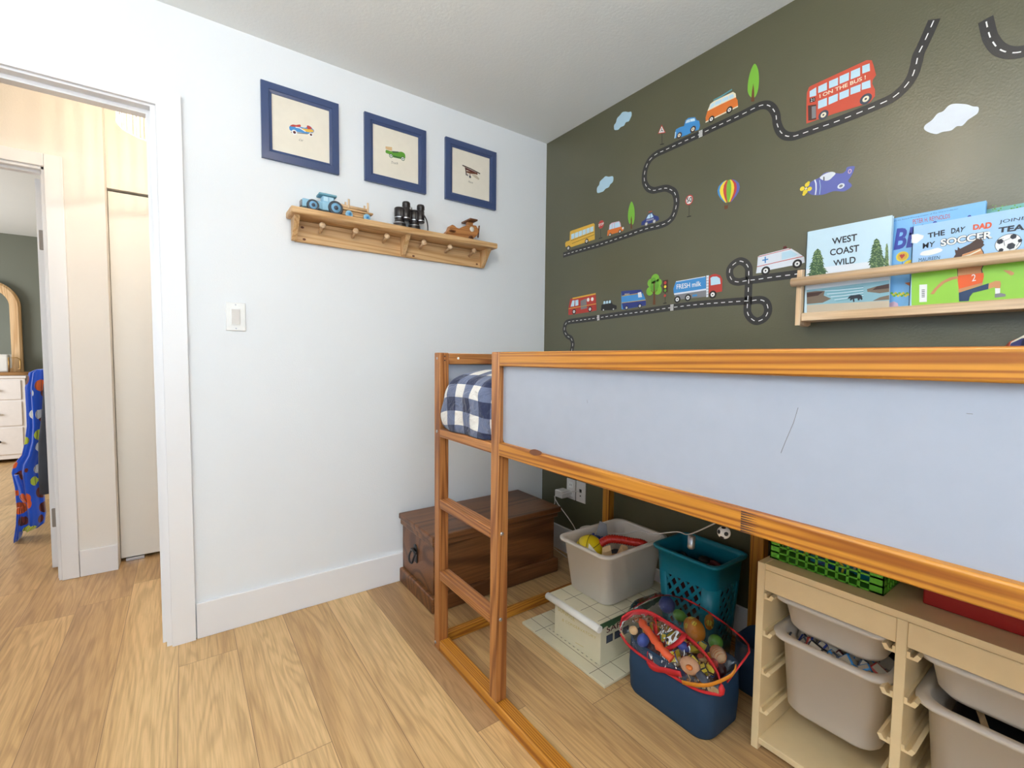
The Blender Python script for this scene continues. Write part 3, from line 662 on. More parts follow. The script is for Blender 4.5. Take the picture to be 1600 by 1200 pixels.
B().box((.036, -1.245, ZS+.034), (.084, -1.095, ZS+.042), LPINE['y'], .002).build('bed', TL)
for x in (.042, .06, .078): B().cyl((x, -1.245, ZS+.050), (x, -1.12, ZS+.050), .0075, BIRCH['y'], n=12).build('log', TL)
for y in (-1.205, -1.12):
    for x in (.036, .084): B().cyl((x, y, ZS+.04), (x, y, ZS+.082), .0045, BIRCH['z'], n=10).build('stake', TL)
B().box((.045, -1.235, ZS+.014), (.075, -1.11, ZS+.034), LPINE['y'], .002).build('chassis', TL)
for y in (-1.205, -1.125):
    for x in (.038, .086):
        w = B(); wheelx(w, (x, y, ZS+.0165), .016, .010, 'tractor_blue', 'hub_blue'); w.build('wheel', TL)
# --- binoculars
BI = thing('binoculars', 'black binoculars standing upright in the middle of the peg shelf', 'binoculars', (.06, -.91, ZS))
for s, yo in ((-1, -.955), (1, -.880)):
    w = B(); w.lathe([(.030, .001), (.031, .012), (.029, .028), (.024, .036), (.022, .048), (.025, .052), (.025, .098), (.021, .102)], (.050, yo, ZS), 'bino_black', n=24)
    w.lathe([(.0305, .026), (.0308, .0285), (.029, .030)], (.050, yo, ZS), 'steel', n=24, cap0=False, cap1=False); w.lathe([(.0252, .052), (.0256, .054), (.0252, .056)], (.050, yo, ZS), 'steel', n=24, cap0=False, cap1=False)
    w.build('barrel', BI)
    w = B(); yy = yo+.026; w.lathe([(.018, .045), (.019, .06), (.018, .1), (.0155, .104), (.019, .108), (.019, .124), (.016, .130), (.010, .132), (.001, .129)], (.068, yy, ZS), 'bino_black', n=20)
    w.lathe([(.0192, .050), (.0195, .0525), (.019, .055)], (.068, yy, ZS), 'steel', n=20, cap0=False, cap1=False); w.build('eyepiece', BI)
    B().box((.040, min(yo, yy)-.004, ZS+.050), (.080, max(yo, yy)+.004, ZS+.094), 'bino_black', .006).build('prism_housing', BI)
B().cyl((.06, -.905, ZS+.04), (.06, -.905, ZS+.10), .007, 'bino_black').cyl((.06, -.905, ZS+.098), (.06, -.905, ZS+.112), .010, 'steel').build('focus_hinge', BI)
B().tube(crom([(.075, -.87, ZS+.10), (.085, -.85, ZS+.085), (.09, -.832, ZS+.055), (.088, -.825, ZS+.02), (.085, -.828, ZS+.003), (.07, -.85, ZS+.003)], closed=False), .0032, 'bino_black').build('strap', BI)
# --- toy plane
TP = thing('toy_airplane', 'varnished wooden toy airplane at the right end of the peg shelf', 'toy', (.06, -.61, ZS))
a = [(198, 490), (240, 430), (290, 380), (320, 300), (360, 280), (400, 300), (450, 345), (520, 365), (560, 330), (640, 300), (780, 290), (850, 300), (890, 360), (905, 420), (870, 510), (780, 580), (700, 575), (420, 520)]
pp = [at(680+u/13.33, 330+v/13.33, 'x', .075) for u, v in a]
zmin = min(p.z for p in pp)
w = B(); hole = None
w.prism([(p.x, p.y, max(ZS+.001, p.z)) for p in pp], (-.034, 0, 0), TOYW); w.build('fuselage', TP)
B().lathe([(.013, 0), (.013, .0012), (.001, .0012)], at(680+765/13.33, 330+375/13.33, 'x', .0752), 'page_white', axis=(1, 0, 0)).build('cockpit_window', TP)
c = at(680+735/13.33, 330+225/13.33, 'x', .06)
B().box((.015, c.y-.030, c.z-.004), (.108, c.y+.016, c.z+.005), TOYD, .002).build('wing', TP)
B().box((.045, c.y-.020, c.z-.022), (.070, c.y+.010, c.z-.003), TOYW, .001).build('wing_mount', TP)
c = at(680+330/13.33, 330+430/13.33, 'x', .06); B().box((.030, c.y-.018, c.z-.004), (.092, c.y+.012, c.z+.003), TOYD, .002).build('tail_wing', TP)
c = at(680+745/13.33, 330+500/13.33, 'x', .08)
for x in (.080, .032): B().lathe([(.011, -.004), (.013, -.003), (.013, .003), (.006, .004), (.001, .003)], (x, c.y, ZS+.0135), TOYD, axis=(1, 0, 0)).build('wheel', TP)
c = at(680+900/13.33, 330+430/13.33, 'x', .058)
B().box((.053, c.y-.002, c.z-.032), (.063, c.y+.004, c.z+.034), TOYD, .003, rot=Euler((-.12, 0, 0))).build('propeller', TP)
# =================================================================== WALL DECALS
GD = 'vehicle stickers on the olive wall'
def decal(name, label, cat='wall sticker', group=None): return (name, label, cat, group)
def sticker(fn, name, label, group=None):
    a = Art('y', -.0004, -1); fn(a); o = a.build(name)
    return tag(o, label, 'wall sticker', group)
def cloud(pts, m):
    def f(a): a.poly(pts, m, 1, True)
    return f
ZA = (840, 60, 4); ZB = (1200, 60, 4); ZD = (850, 330, 4); ZE = (1130, 370, 8.57); ZF = (875, 340, 16); C4 = (870, 420, 6.154); ZG = (1250, 80, 9.23); ZH = (1240, 250, 15.24)
def cl(z, pts, m):
    return lambda a: a.zoom(*z).poly(pts, m, 1, True)
sticker(cl(ZA, [(480, 570), (478, 545), (490, 525), (497, 500), (515, 480), (530, 462), (550, 458), (568, 461), (585, 459), (588, 480), (580, 500), (570, 518), (552, 525), (540, 545), (520, 555), (505, 570), (492, 573)], 'cloud_blue'), 'cloud_sticker', 'pale blue cloud sticker near the ceiling, left of the warning sign sticker')
sticker(cl(ZA, [(372, 962), (372, 935), (385, 915), (390, 895), (410, 875), (425, 862), (445, 865), (470, 862), (474, 882), (468, 900), (455, 912), (445, 930), (425, 940), (412, 955), (395, 962), (382, 966)], 'cloud_blue'), 'cloud_sticker', 'pale blue cloud sticker left of the S-bend of road, lower of the two small clouds')
sticker(cl(ZB, [(975, 565), (985, 540), (1025, 510), (1060, 470), (1095, 455), (1130, 420), (1170, 408), (1240, 412), (1280, 425), (1315, 430), (1312, 465), (1280, 490), (1250, 510), (1215, 545), (1180, 550), (1145, 575), (1090, 585), (1050, 598), (1000, 585)], 'cloud_white'), 'cloud_sticker', 'large white cloud sticker at the right above the books')
ROADW = .030
def road(pts, cross=()):
    def f(a):
        a.zoom(0, 0, 1); a.strip(pts, ROADW, 'sticker_road', 1, True); a.dashes(pts, .0030, 'white', 2, .017, .015)
        for (x, y, dx, dy) in cross:
            p = a.P(x, y); q = a.P(x+dx, y+dy); d = (q-p).normalized(); n_ = Vector((0, 1, 0)).cross(d).normalized()
            for k in range(-2, 3):
                s_ = p+n_*k*.0058; a.strip3([s_-d*.0085, s_+d*.0085], .0036, 'white', 4)
    return f
RU = [(880, 398.7), (900, 392.5), (940, 381), (980, 367.5), (1000, 360.5), (1015, 356), (1030, 352.5), (1042.5, 347.5), (1051, 339), (1056, 325), (1057, 312), (1054, 301), (1047, 296), (1040, 294), (1031, 295.5), (1021, 297.5), (1012.5, 294), (1007.5, 285), (1007, 272.5), (1010, 260), (1016, 249), (1026, 240.5), (1040, 234), (1065, 222.5), (1095, 209), (1115, 199.5), (1140, 188), (1165, 176), (1177.5, 169.5), (1190, 164.5), (1200, 164.5), (1207.5, 170), (1212.5, 180), (1214, 192.5), (1219, 205), (1227.5, 212), (1239, 213), (1250, 210), (1275, 201), (1300, 192.5), (1325, 183), (1350, 173), (1375, 162.5), (1395, 152.5), (1412.5, 137.5), (1425, 120), (1431, 102.5), (1435, 85), (1441, 72.5), (1449, 55), (1460, 30)]
RL = [(892, 560), (893.5, 547), (895, 537.5), (892.5, 529), (886, 524.5), (882, 516), (884, 506), (890, 502.5), (912.5, 499.5), (935, 496.5), (962, 492.5), (1000, 487.5), (1025, 484), (1050, 480.5), (1087.5, 476), (1125, 473), (1160, 470.5), (1173, 470), (1182.5, 468.6), (1190.7, 469), (1197, 473), (1200, 481), (1199, 490), (1193, 498), (1182.5, 502), (1174, 498), (1168.5, 490), (1167.6, 481), (1168.5, 469), (1169.7, 446), (1170, 435), (1170, 426), (1169.4, 418), (1164.4, 411), (1155.7, 408), (1146.3, 413), (1140.5, 421), (1140.5, 430.7), (1144.6, 438), (1153.3, 440.6), (1161.5, 439.4), (1170, 438), (1182.5, 436.7), (1200, 434), (1223.3, 431), (1247.8, 427.8), (1258, 426), (1300, 421), (1340, 416)]
RT = [(1540, 30), (1546, 55), (1551, 65), (1558, 74), (1568, 80), (1582, 82.5), (1600, 80), (1640, 68)]
sticker(road(RU, [(1095, 209, 10, -4.6)]), 'road_sticker', 'long dark winding road sticker running up from the school bus to the ceiling')
sticker(road(RL, [(935, 496.5, 10, -1.5), (1050, 480.5, 10, -1)]), 'road_sticker', 'dark road sticker with a figure-of-eight loop under the fire engine and milk lorry')
sticker(road(RT), 'road_sticker', 'short dark road bend sticker in the top right corner of the wall')
def f(a):
    a.zoom(*ZA); a.poly([(752, 597), (776, 538), (801, 590)], 'sign_red', 1).poly([(758, 591), (776, 549), (794, 586)], 'white', 2)
    a.strip([(776, 560), (777, 580)], .003, 'black', 3); a.strip([(768, 584), (777, 572), (786, 582)], .0025, 'black', 3); a.strip([(777, 594), (778, 660)], .0022, 'black', 1); a.strip([(766, 664), (790, 659)], .004, 'black', 1)
sticker(f, 'road_sign_sticker', 'triangular red and white warning sign sticker left of the blue car')
def f(a):
    a.zoom(*ZA); a.disc((948, 1010), 31, 'sign_red', 1, ry=.9); a.disc((948, 1010), 24, 'white', 2, ry=.9); a.text('50', [(932, 997), (966, 988), (966, 1020), (932, 1027)], 'black', 3, bold=.02)
    a.strip([(948, 1040), (947, 1110)], .0022, 'black', 1); a.strip([(934, 1116), (960, 1110)], .004, 'black', 1)
sticker(f, 'road_sign_sticker', 'round 50 speed limit sign sticker right of the road bend')
def f(a):
    a.zoom(*ZF); c = (1030, 170)
    p = a.P(*c); h = (a.P(1030, 60)-a.P(1030, 285)).length/2*.95
    a.b.face([a.lift(p+Vector((h*.92*math.cos(t), 0, h*math.sin(t))), 1) for t in [math.pi/8+k*math.pi/4 for k in range(8)]], 'sign_red')
    a.text('STOP', [(965, 165), (1095, 115), (1095, 180), (965, 230)], 'white', 2, bold=.02)
    a.strip([(1018, 290), (1018, 500)], .0022, 'black', 1); a.strip([(975, 525), (1060, 500)], .004, 'black', 1)
sticker(f, 'road_sign_sticker', 'red octagonal stop sign sticker right of the yellow school bus')
def f(a):
    a.zoom(*ZA); a.poly([(860, 622), (858, 590), (866, 568), (890, 555), (915, 548), (924, 513), (942, 497), (985, 492), (994, 512), (1010, 515), (1015, 545), (1008, 570), (985, 578), (935, 602), (905, 614)], 'blue', 1)
    a.poly([(924, 532), (932, 512), (950, 505), (955, 522)], 'pale_sky', 2).poly([(957, 521), (953, 504), (982, 499), (985, 516)], 'pale_sky', 2); a.strip([(858, 625), (864, 585)], .005, 'pale_sky', 2)
    a.wheel((886, 606), 19, 'hair_print', 'cream'); a.wheel((972, 568), 20, 'hair_print', 'cream')
sticker(f, 'car_sticker', 'blue car sticker climbing the upper road behind the orange van', GD)
def f(a):
    a.zoom(*ZA); a.poly([(1052, 525), (1050, 495), (1062, 455), (1080, 410), (1100, 394), (1222, 334), (1238, 345), (1241, 375), (1250, 385), (1253, 425)], 'orange', 1)
    a.poly([(1062, 455), (1080, 409), (1103, 392), (1222, 334), (1238, 345), (1241, 368), (1150, 410)], 'cream', 2)
    a.poly([(1072, 440), (1086, 412), (1103, 402), (1104, 424)], 'sky_pane', 3).poly([(1108, 422), (1108, 399), (1150, 380), (1150, 402)], 'sky_pane', 3).poly([(1155, 400), (1155, 377), (1192, 360), (1193, 382)], 'sky_pane', 3).poly([(1197, 380), (1197, 358), (1224, 346), (1228, 364)], 'sky_pane', 3)
    a.strip([(1100, 388), (1150, 362), (1216, 320)], .006, 'teal_trim', 4); a.strip([(1050, 524), (1253, 425)], .005, 'cream', 2); a.wheel((1087, 505), 20); a.wheel((1200, 447), 21)
sticker(f, 'van_sticker', 'orange and cream camper van sticker with a surfboard on its roof', GD)
def tall_tree(leaf, trunk):
    def f(a): a.zoom(*ZA); a.poly(leaf, 'leaf', 1, True); a.poly(trunk, 'bark', 2)
    return f
sticker(tall_tree([(1335, 368), (1320, 350), (1313, 320), (1318, 260), (1335, 195), (1358, 158), (1378, 195), (1384, 250), (1380, 310), (1368, 352), (1352, 372)], [(1335, 396), (1340, 330), (1349, 280), (1354, 330), (1355, 394)]), 'tree_sticker', 'tall slim green tree sticker at the top of the upper road')
sticker(tall_tree([(575, 1160), (566, 1130), (566, 1090), (575, 1045), (588, 1020), (602, 1050), (607, 1095), (604, 1140), (594, 1165), (586, 1150)], [(582, 1190), (583, 1130), (587, 1110), (590, 1130), (591, 1190)]), 'tree_sticker', 'small slim green tree sticker between the orange car and the police car')
def f(a):
    a.zoom(*ZA); T = (1200, 880); hs = [(885, .35), (895, .62), (915, .9), (940, 1.0), (965, .93), (990, .72), (1010, .48), (1024, .30)]
    def X(u, y, k): return (1192+ (1-(y-880)/145)*4 + u*70*k, y - u*12*k)
    def band(u0, u1, m, l): a.poly([X(u0, y, k) for y, k in hs]+[X(u1, y, k) for y, k in reversed(hs)], m, l)
    band(-1, 1, 'blue', 1)
    for u0, u1, m in ((-.80, -.48, 'yellow'), (-.48, -.20, 'sign_red'), (-.20, .24, 'leaf'), (.24, .50, 'yellow'), (.50, .74, 'sign_red'), (.74, 1, 'purple')): band(u0, u1, m, 2)
    a.poly([(1166, 1046), (1190, 1042), (1188, 1064), (1169, 1068)], 'bark', 1); a.strip([(1172, 1024), (1169, 1046)], .0018, 'bark', 1); a.strip([(1200, 1020), (1189, 1044)], .0018, 'bark', 1)
sticker(f, 'balloon_sticker', 'striped hot-air balloon sticker with a brown basket in the middle of the wall')
def f(a):
    a.zoom(*ZA); a.poly([(648, 1170), (650, 1147), (672, 1132), (690, 1100), (715, 1088), (728, 1105), (755, 1113), (760, 1132), (745, 1142), (690, 1160)], 'navy', 1)
    a.poly([(680, 1128), (692, 1104), (703, 1098), (704, 1124)], 'sky_pane', 2).poly([(707, 1123), (706, 1097), (714, 1094), (724, 1114)], 'sky_pane', 2); a.text('POLICE', [(682, 1134), (726, 1122), (726, 1132), (682, 1144)], 'white', 3)
    a.strip([(694, 1086), (716, 1080)], .004, 'sign_red', 2); a.wheel((680, 1160), 13, 'grey', 'white'); a.wheel((730, 1144), 13, 'grey', 'white')
sticker(f, 'car_sticker', 'dark blue police car sticker beside the small slim tree', GD)
def f(a):
    a.zoom(*ZF); a.poly([(130, 650), (150, 605), (240, 572), (252, 350), (300, 325), (840, 140), (868, 165), (870, 545), (700, 600), (280, 740), (230, 700), (140, 740)], 'bus_yellow', 1)
    for i in range(6):
        t0, t1 = i/6+.012, (i+1)/6-.012
        def q(t, top): return (275+t*570, (420 if top else 550)+t*((212-420) if top else (335-550)))
        a.poly([q(t0, 1), q(t1, 1), q(t1, 0), q(t0, 0)], 'sky_pane', 2)
    a.strip([(270, 580), (855, 358)], .0022, 'black', 2); a.strip([(300, 650), (860, 425)], .0022, 'black', 2); a.wheel((212, 765), 62); a.wheel((668, 590), 64)
sticker(f, 'bus_sticker', 'yellow school bus sticker at the left end of the upper road', GD)
def f(a):
    a.zoom(*ZF); a.poly([(1180, 460), (1190, 325), (1225, 305), (1240, 180), (1295, 132), (1480, 88), (1510, 130), (1530, 235), (1592, 250), (1592, 315), (1530, 350), (1300, 412)], 'orange', 1)
    a.poly([(1225, 305), (1240, 180), (1295, 132), (1480, 88), (1510, 130), (1528, 225)], 'pink', 2); a.poly([(1240, 300), (1250, 200), (1300, 150), (1300, 283)], 'sky_pane', 3).poly([(1318, 278), (1318, 150), (1355, 140), (1355, 268)], 'sky_pane', 3).poly([(1375, 262), (1372, 135), (1480, 105), (1505, 222)], 'sky_pane', 3)
    a.wheel((1255, 430), 46); a.wheel((1500, 350), 48); a.disc((1575, 265), 30, 'white', 3)
sticker(f, 'car_sticker', 'small orange car sticker between the stop sign and the slim tree', GD)
def f(a):
    a.zoom(*C4); a.poly([(112, 445), (112, 380), (130, 290), (160, 277), (375, 232), (382, 400), (300, 418)], 'red', 1); a.strip([(152, 286), (375, 240)], .008, 'bus_yellow', 2)
    a.poly([(133, 365), (150, 305), (172, 303), (168, 360)], 'sky_pane', 2).poly([(178, 358), (178, 303), (208, 297), (208, 350)], 'sky_pane', 2).poly([(228, 308), (285, 285), (290, 380), (232, 392)], 'grey', 2)
    for c in ((303, 298), (342, 292)): a.disc(c, 18, 'white', 3)
    a.strip([(115, 384), (380, 336)], .004, 'bus_yellow', 2); a.wheel((167, 412), 26); a.wheel((320, 388), 26)
sticker(f, 'truck_sticker', 'red fire engine sticker with a yellow ladder on the lower road', GD)
def f(a):
    a.zoom(*C4); a.poly([(425, 402), (430, 346), (445, 340), (450, 305), (522, 299), (536, 340), (576, 354), (576, 386), (545, 396)], 'black', 1)
    for x in (447, 472, 498): a.poly([(x, 340-(x-447)*.15), (x+4, 312-(x-447)*.13), (x+22, 309-(x-447)*.13), (x+22, 337-(x-447)*.15)], 'sky_pane', 2)
    a.wheel((450, 396), 14, 'black', 'white'); a.wheel((546, 389), 14, 'black', 'white')
sticker(f, 'car_sticker', 'black taxi sticker between the fire engine and the blue van', GD)
def f(a):
    a.zoom(*C4); a.poly([(622, 388), (620, 216), (812, 200), (828, 232), (852, 290), (857, 352), (640, 392)], 'blue', 1); a.poly([(620, 216), (812, 200), (826, 230), (820, 240), (626, 262)], 'navy', 2); a.poly([(625, 330), (856, 300), (857, 352), (640, 390)], 'navy', 2)
    a.strip([(628, 262), (780, 238)], .003, 'bus_yellow', 3); a.strip([(625, 328), (856, 300)], .003, 'bus_yellow', 3); a.poly([(780, 230), (812, 222), (822, 272), (785, 276)], 'cloud_white', 3); a.wheel((672, 376), 20); a.wheel((800, 358), 22)
    a.text('MAIL', [(655, 238), (705, 232), (705, 252), (655, 258)], 'cream', 3)
sticker(f, 'van_sticker', 'blue and navy delivery van sticker left of the bushy tree', GD)
def f(a):
    a.zoom(*C4)
    for c, r, m in (((945, 98), 48, 'leaf'), ((905, 135), 40, 'leaf'), ((978, 135), 38, 'leaf'), ((895, 215), 42, 'leaf'), ((972, 205), 44, 'leaf'), ((940, 165), 50, 'leaf_dark'), ((930, 115), 30, 'leaf_dark')): a.disc(c, r, m, 1 if m == 'leaf' else 2)
    a.poly([(924, 345), (933, 240), (931, 130), (940, 130), (944, 240), (950, 345)], 'bark', 3); a.strip([(937, 240), (905, 205)], .003, 'bark', 3); a.strip([(940, 235), (968, 200)], .003, 'bark', 3)
sticker(f, 'tree_sticker', 'bushy round green tree sticker beside the traffic light sticker')
def f(a):
    a.zoom(*C4); a.poly([(1020, 112), (1070, 104), (1066, 224), (1022, 228)], 'hair_print', 1); a.disc((1043, 134), 15, 'sign_red', 2); a.disc((1043, 172), 14, 'yellow', 2); a.disc((1043, 208), 14, 'leaf_dark', 2)
    a.strip([(1043, 226), (1041, 330)], .0022, 'black', 1); a.disc((1040, 258), 13, 'sign_red', 2); a.strip([(1024, 334), (1056, 328)], .004, 'black', 1)
sticker(f, 'traffic_light_sticker', 'traffic light sticker between the bushy tree and the milk lorry')
def f(a):
    a.zoom(*C4); a.poly([(1125, 240), (1121, 190), (1145, 124), (1432, 75), (1436, 192)], 'blue', 1); a.poly([(1128, 236), (1436, 190), (1437, 206), (1130, 252)], 'cloud_white', 2); a.poly([(1133, 252), (1437, 206), (1438, 268), (1300, 282), (1140, 300)], 'grey', 1)
    a.strip([(1148, 124), (1430, 74)], .003, 'cloud_white', 2); a.poly([(1438, 66), (1462, 62), (1457, 270), (1438, 273)], 'cloud_white', 2)
    for k in range(7): a.strip([(1440, 88+k*27), (1460, 85+k*27)], .002, 'grey', 3)
    a.poly([(1462, 78), (1490, 56), (1525, 48), (1572, 62), (1592, 98), (1590, 218), (1540, 226), (1464, 268)], 'red', 2); a.poly([(1478, 88), (1500, 76), (1540, 74), (1570, 92), (1576, 145), (1482, 160)], 'sky_pane', 3)
    a.text('FRESH milk', [(1152, 152), (1388, 116), (1390, 165), (1154, 198)], 'white', 3, bold=.01); a.poly([(1305, 250), (1350, 244), (1350, 262), (1305, 268)], 'blue', 2)
    a.wheel((1160, 295), 34); a.wheel((1262, 278), 34); a.wheel((1500, 248), 38)
sticker(f, 'truck_sticker', 'blue milk tanker lorry sticker with a red cab', GD)
def f(a):
    a.zoom(*ZE); a.poly([(440, 490), (455, 392), (465, 266), (490, 250), (790, 175), (870, 155), (915, 160), (1000, 210), (1085, 270), (1092, 345), (1040, 362), (640, 440), (520, 480)], 'cloud_white', 1)
    a.poly([(785, 212), (905, 180), (1000, 238), (960, 265), (785, 310)], 'sky_pane', 2); a.strip([(470, 270), (700, 210), (905, 160)], .0022, 'sign_red', 3); a.strip([(455, 402), (700, 345), (1070, 262)], .0024, 'sign_red', 3)
    a.strip([(525, 316), (605, 300)], .0045, 'blue', 3); a.strip([(565, 268), (566, 350)], .0045, 'blue', 4); a.poly([(800, 168), (808, 130), (845, 122), (858, 155)], 'maroon', 2); a.wheel((570, 455), 58); a.wheel((993, 362), 60)
sticker(f, 'van_sticker', 'white ambulance sticker with a blue cross left of the book ledge', GD)
def f(a):
    a.zoom(*ZG); a.poly([(92, 1045), (92, 800), (100, 600), (130, 520), (165, 498), (960, 130), (1035, 130), (1060, 200), (1097, 345), (1050, 410), (1042, 470), (1082, 550), (1082, 650), (1000, 745), (500, 900), (400, 935)], 'bus_red', 1)
    for q in ([(140, 580), (235, 520), (235, 640), (140, 665)], [(265, 510), (390, 450), (390, 560), (262, 605)], [(420, 435), (550, 380), (548, 490), (418, 540)], [(572, 365), (710, 305), (705, 420), (572, 475)], [(735, 290), (868, 235), (868, 355), (730, 410)], [(898, 215), (1005, 175), (1010, 285), (900, 325)], [(262, 720), (390, 670), (390, 785), (260, 835)], [(415, 665), (548, 610), (545, 715), (412, 775)], [(570, 600), (708, 545), (705, 650), (570, 705)], [(730, 530), (878, 475), (872, 580), (728, 630)], [(892, 460), (1015, 415), (1020, 525), (890, 560)]): a.poly(q, 'sky_pane', 2)
    a.poly([(115, 785), (235, 768), (235, 985), (120, 1005)], 'hair_print', 2); a.poly([(170, 800), (232, 790), (232, 960), (172, 975)], 'grey', 3); a.poly([(140, 685), (220, 662), (220, 725), (142, 745)], 'black', 2); a.text('21', [(155, 690), (205, 677), (205, 718), (155, 732)], 'white', 3)
    a.text('I ON THE BUS !', [(282, 625), (950, 345), (950, 402), (285, 678)], 'cream', 3, bold=.02)
    a.wheel((340, 920), 66, 'slate', 'cream'); a.wheel((950, 690), 74, 'slate', 'cream')
sticker(f, 'bus_sticker', 'large red double-decker bus sticker with white lettering, top of the wall', GD)
def f(a):
    a.zoom(*ZH); a.poly([(335, 750), (355, 640), (380, 570), (450, 500), (610, 420), (720, 320), (850, 285), (990, 310), (1150, 320), (1240, 260), (1280, 170), (1450, 152), (1430, 260), (1370, 390), (1300, 500), (1372, 570), (1372, 640), (1200, 745), (960, 742), (700, 825), (450, 832)], 'purple', 1, True)
    a.poly([(625, 425), (740, 335), (900, 283), (1000, 315), (935, 400), (840, 480), (730, 490)], 'cloud_white', 2, True); a.strip([(505, 470), (535, 560), (538, 700), (520, 830)], .004, 'cloud_white', 2); a.strip([(620, 480), (640, 640), (620, 820)], .002, 'cloud_blue', 2)
    a.disc((1130, 620), 62, 'cloud_white', 2, ry=1.2); a.disc((1130, 620), 32, 'grey', 3, ry=1.2); a.disc((1340, 270), 55, 'pink', 2, ry=.7); a.disc((1340, 270), 35, 'purple', 3, ry=.6); a.strip([(725, 400), (725, 490)], .003, 'black', 3)
    for c, r in (((210, 685), 52), ((385, 690), 50), ((325, 590), 52), ((280, 760), 52), ((250, 815), 36), ((355, 545), 34)): a.disc(c, r, 'yellow', 4)
    a.disc((300, 680), 26, 'cream', 5)
sticker(f, 'airplane_sticker', 'purple-blue airplane sticker with a yellow propeller above the books', GD)
# =================================================================== BOOK LEDGE
YF = -.080
bl = thing('book_ledge', 'natural wood picture ledge with a round front rail on the olive wall', 'shelf', (1.85, 0, 1.27))
B().box((1.484, -.084, 1.279), (2.36, -.001, 1.307), BIRCH['x'], .003).build('base_board', bl)
B().box((1.484, -.016, 1.307), (2.36, -.001, 1.360), BIRCH['x'], .002).build('back_board', bl)
for x in (1.467, 2.36):
    w = B(); pts = []
    for (y, z) in crom([(-.001, 1.27), (-.078, 1.27), (-.086, 1.28), (-.086, 1.44), (-.078, 1.453), (-.066, 1.457), (-.05, 1.445), (-.03, 1.38), (-.001, 1.36)], n=3): pts.append((x, max(-.088, min(-.001, y)), z))
    w.prism(pts, (.016, 0, 0), BIRCH['z']); w.build('end_plate', bl)
B().cyl((1.457, -.098, 1.413), (2.386, -.098, 1.413), .0155, BIRCH['x'], n=24).build('rail', bl)
def book(x0, x1, z0, z1, yb, yf, cov, fn, label, group='picture books on the ledge'):
    t = thing('book', label, 'book', ((x0+x1)/2, (yb+yf)/2, z0), group)
    B().box((x0+.004, yf+.002, z0+.004), (x1-.003, yb-.002, z1-.004), 'page_white').build('pages', t)
    a = Art('y', yf, -1, step=.0002); a.b.box((x0, yf, z0), (x1, yf+.002, z1), cov); a.b.box((x0, yb-.002, z0), (x1, yb, z1), cov); a.b.box((x0, yf, z0), (x0+.002, yb, z1), cov)
    fn(a); a.build('cover', t); return t
X = lambda px, py, y: at(px, py, 'y', y)
def fir(a, top, base_l, base_r, rows, seed):
    rnd = random.Random(seed); L_, R2 = [], []
    for k in range(rows):
        t = (k+1)/rows; cx = top[0]+((base_l[0]+base_r[0])/2-top[0])*t; y = top[1]+((base_l[1]+base_r[1])/2-top[1])*t; hw = (base_r[0]-base_l[0])/2*(.12+.88*t**.7)
        a1 = hw*rnd.uniform(.85, 1.25); a2 = hw*rnd.uniform(.85, 1.25)
        L_ += [(cx-a1, y), (cx-a1*.74, y-6)]; R2 += [(cx+a2, y), (cx+a2*.74, y-6)]
    a.poly([top]+R2[:-1]+list(reversed(L_[:-1])), 'fir', 2)
    for k in range(rows*9):
        t = rnd.uniform(.05, .97); cx = top[0]+((base_l[0]+base_r[0])/2-top[0])*t; y = top[1]+((base_l[1]+base_r[1])/2-top[1])*t; hw = (base_r[0]-base_l[0])/2*(.12+.88*t**.7)
        x = cx+rnd.uniform(-.85, .85)*hw; s = rnd.uniform(6, 13); a.poly([(x-s, y+s*.2), (x, y-s*.5), (x+s, y+s*.5)], 'fir_light', 3)
def f(a):
    a.zoom(1250, 330, 7.06)
    a.poly([(72, 640), (990, 530), (985, 1055), (76, 1120)], 'cloud_white', 1)
    a.poly([(73, 870), (985, 760), (985, 1010), (75, 1060)], 'water', 2)
    for i in range(9): y = 890+i*15; a.strip([(240+i*20, y-25+i), (420+i*12, y-34), (700, y-60-i)], .0016, 'cloud_white' if i % 2 else 'teal_trim', 3)
    a.poly([(75, 1035), (985, 985), (985, 1060), (76, 1122)], 'sand', 3)
    a.poly([(74, 895), (180, 880), (275, 880), (262, 930), (345, 965), (250, 1010), (76, 1025)], 'rock', 4); a.poly([(75, 905), (260, 885), (200, 930), (76, 950)], 'hair_print', 5)
    a.poly([(985, 800), (840, 830), (740, 860), (745, 890), (880, 905), (985, 890)], 'rock', 4); a.poly([(985, 925), (880, 950), (800, 990), (985, 975)], 'rock', 4); a.poly([(985, 800), (850, 830), (800, 870), (985, 850)], 'hair_print', 5)
    fir(a, (195, 412), (70, 810), (318, 775), 13, 1); fir(a, (845, 300), (740, 735), (975, 700), 14, 2); fir(a, (960, 350), (925, 690), (986, 680), 12, 3)
    a.poly([(525, 968), (540, 945), (560, 930), (610, 925), (655, 917), (682, 930), (692, 970), (680, 982), (664, 965), (655, 985), (640, 985), (636, 962), (600, 965), (604, 1000), (588, 1002), (582, 970), (565, 985), (552, 985), (556, 962)], 'ink', 6)
    a.poly([(356, 718), (385, 722), (400, 704), (405, 722), (388, 745), (375, 752), (378, 735)], 'ink', 4)
    for t, q in (('WEST', [(352, 300), (632, 247), (630, 326), (356, 368)]), ('COAST', [(330, 422), (655, 367), (652, 445), (334, 493)]), ('WILD', [(366, 545), (616, 496), (614, 572), (372, 604)])): a.text(t, q, 'ink', 4, bold=.02)
x0, x1 = X(1258, 430, -.066).x, X(1390, 420, -.066).x
book(x0, x1, 1.308, X(1324, 350, -.066).z, -.050, -.066, 'pale_sky', f, 'picture book WEST COAST WILD with fir trees and a bear, left end of the ledge')
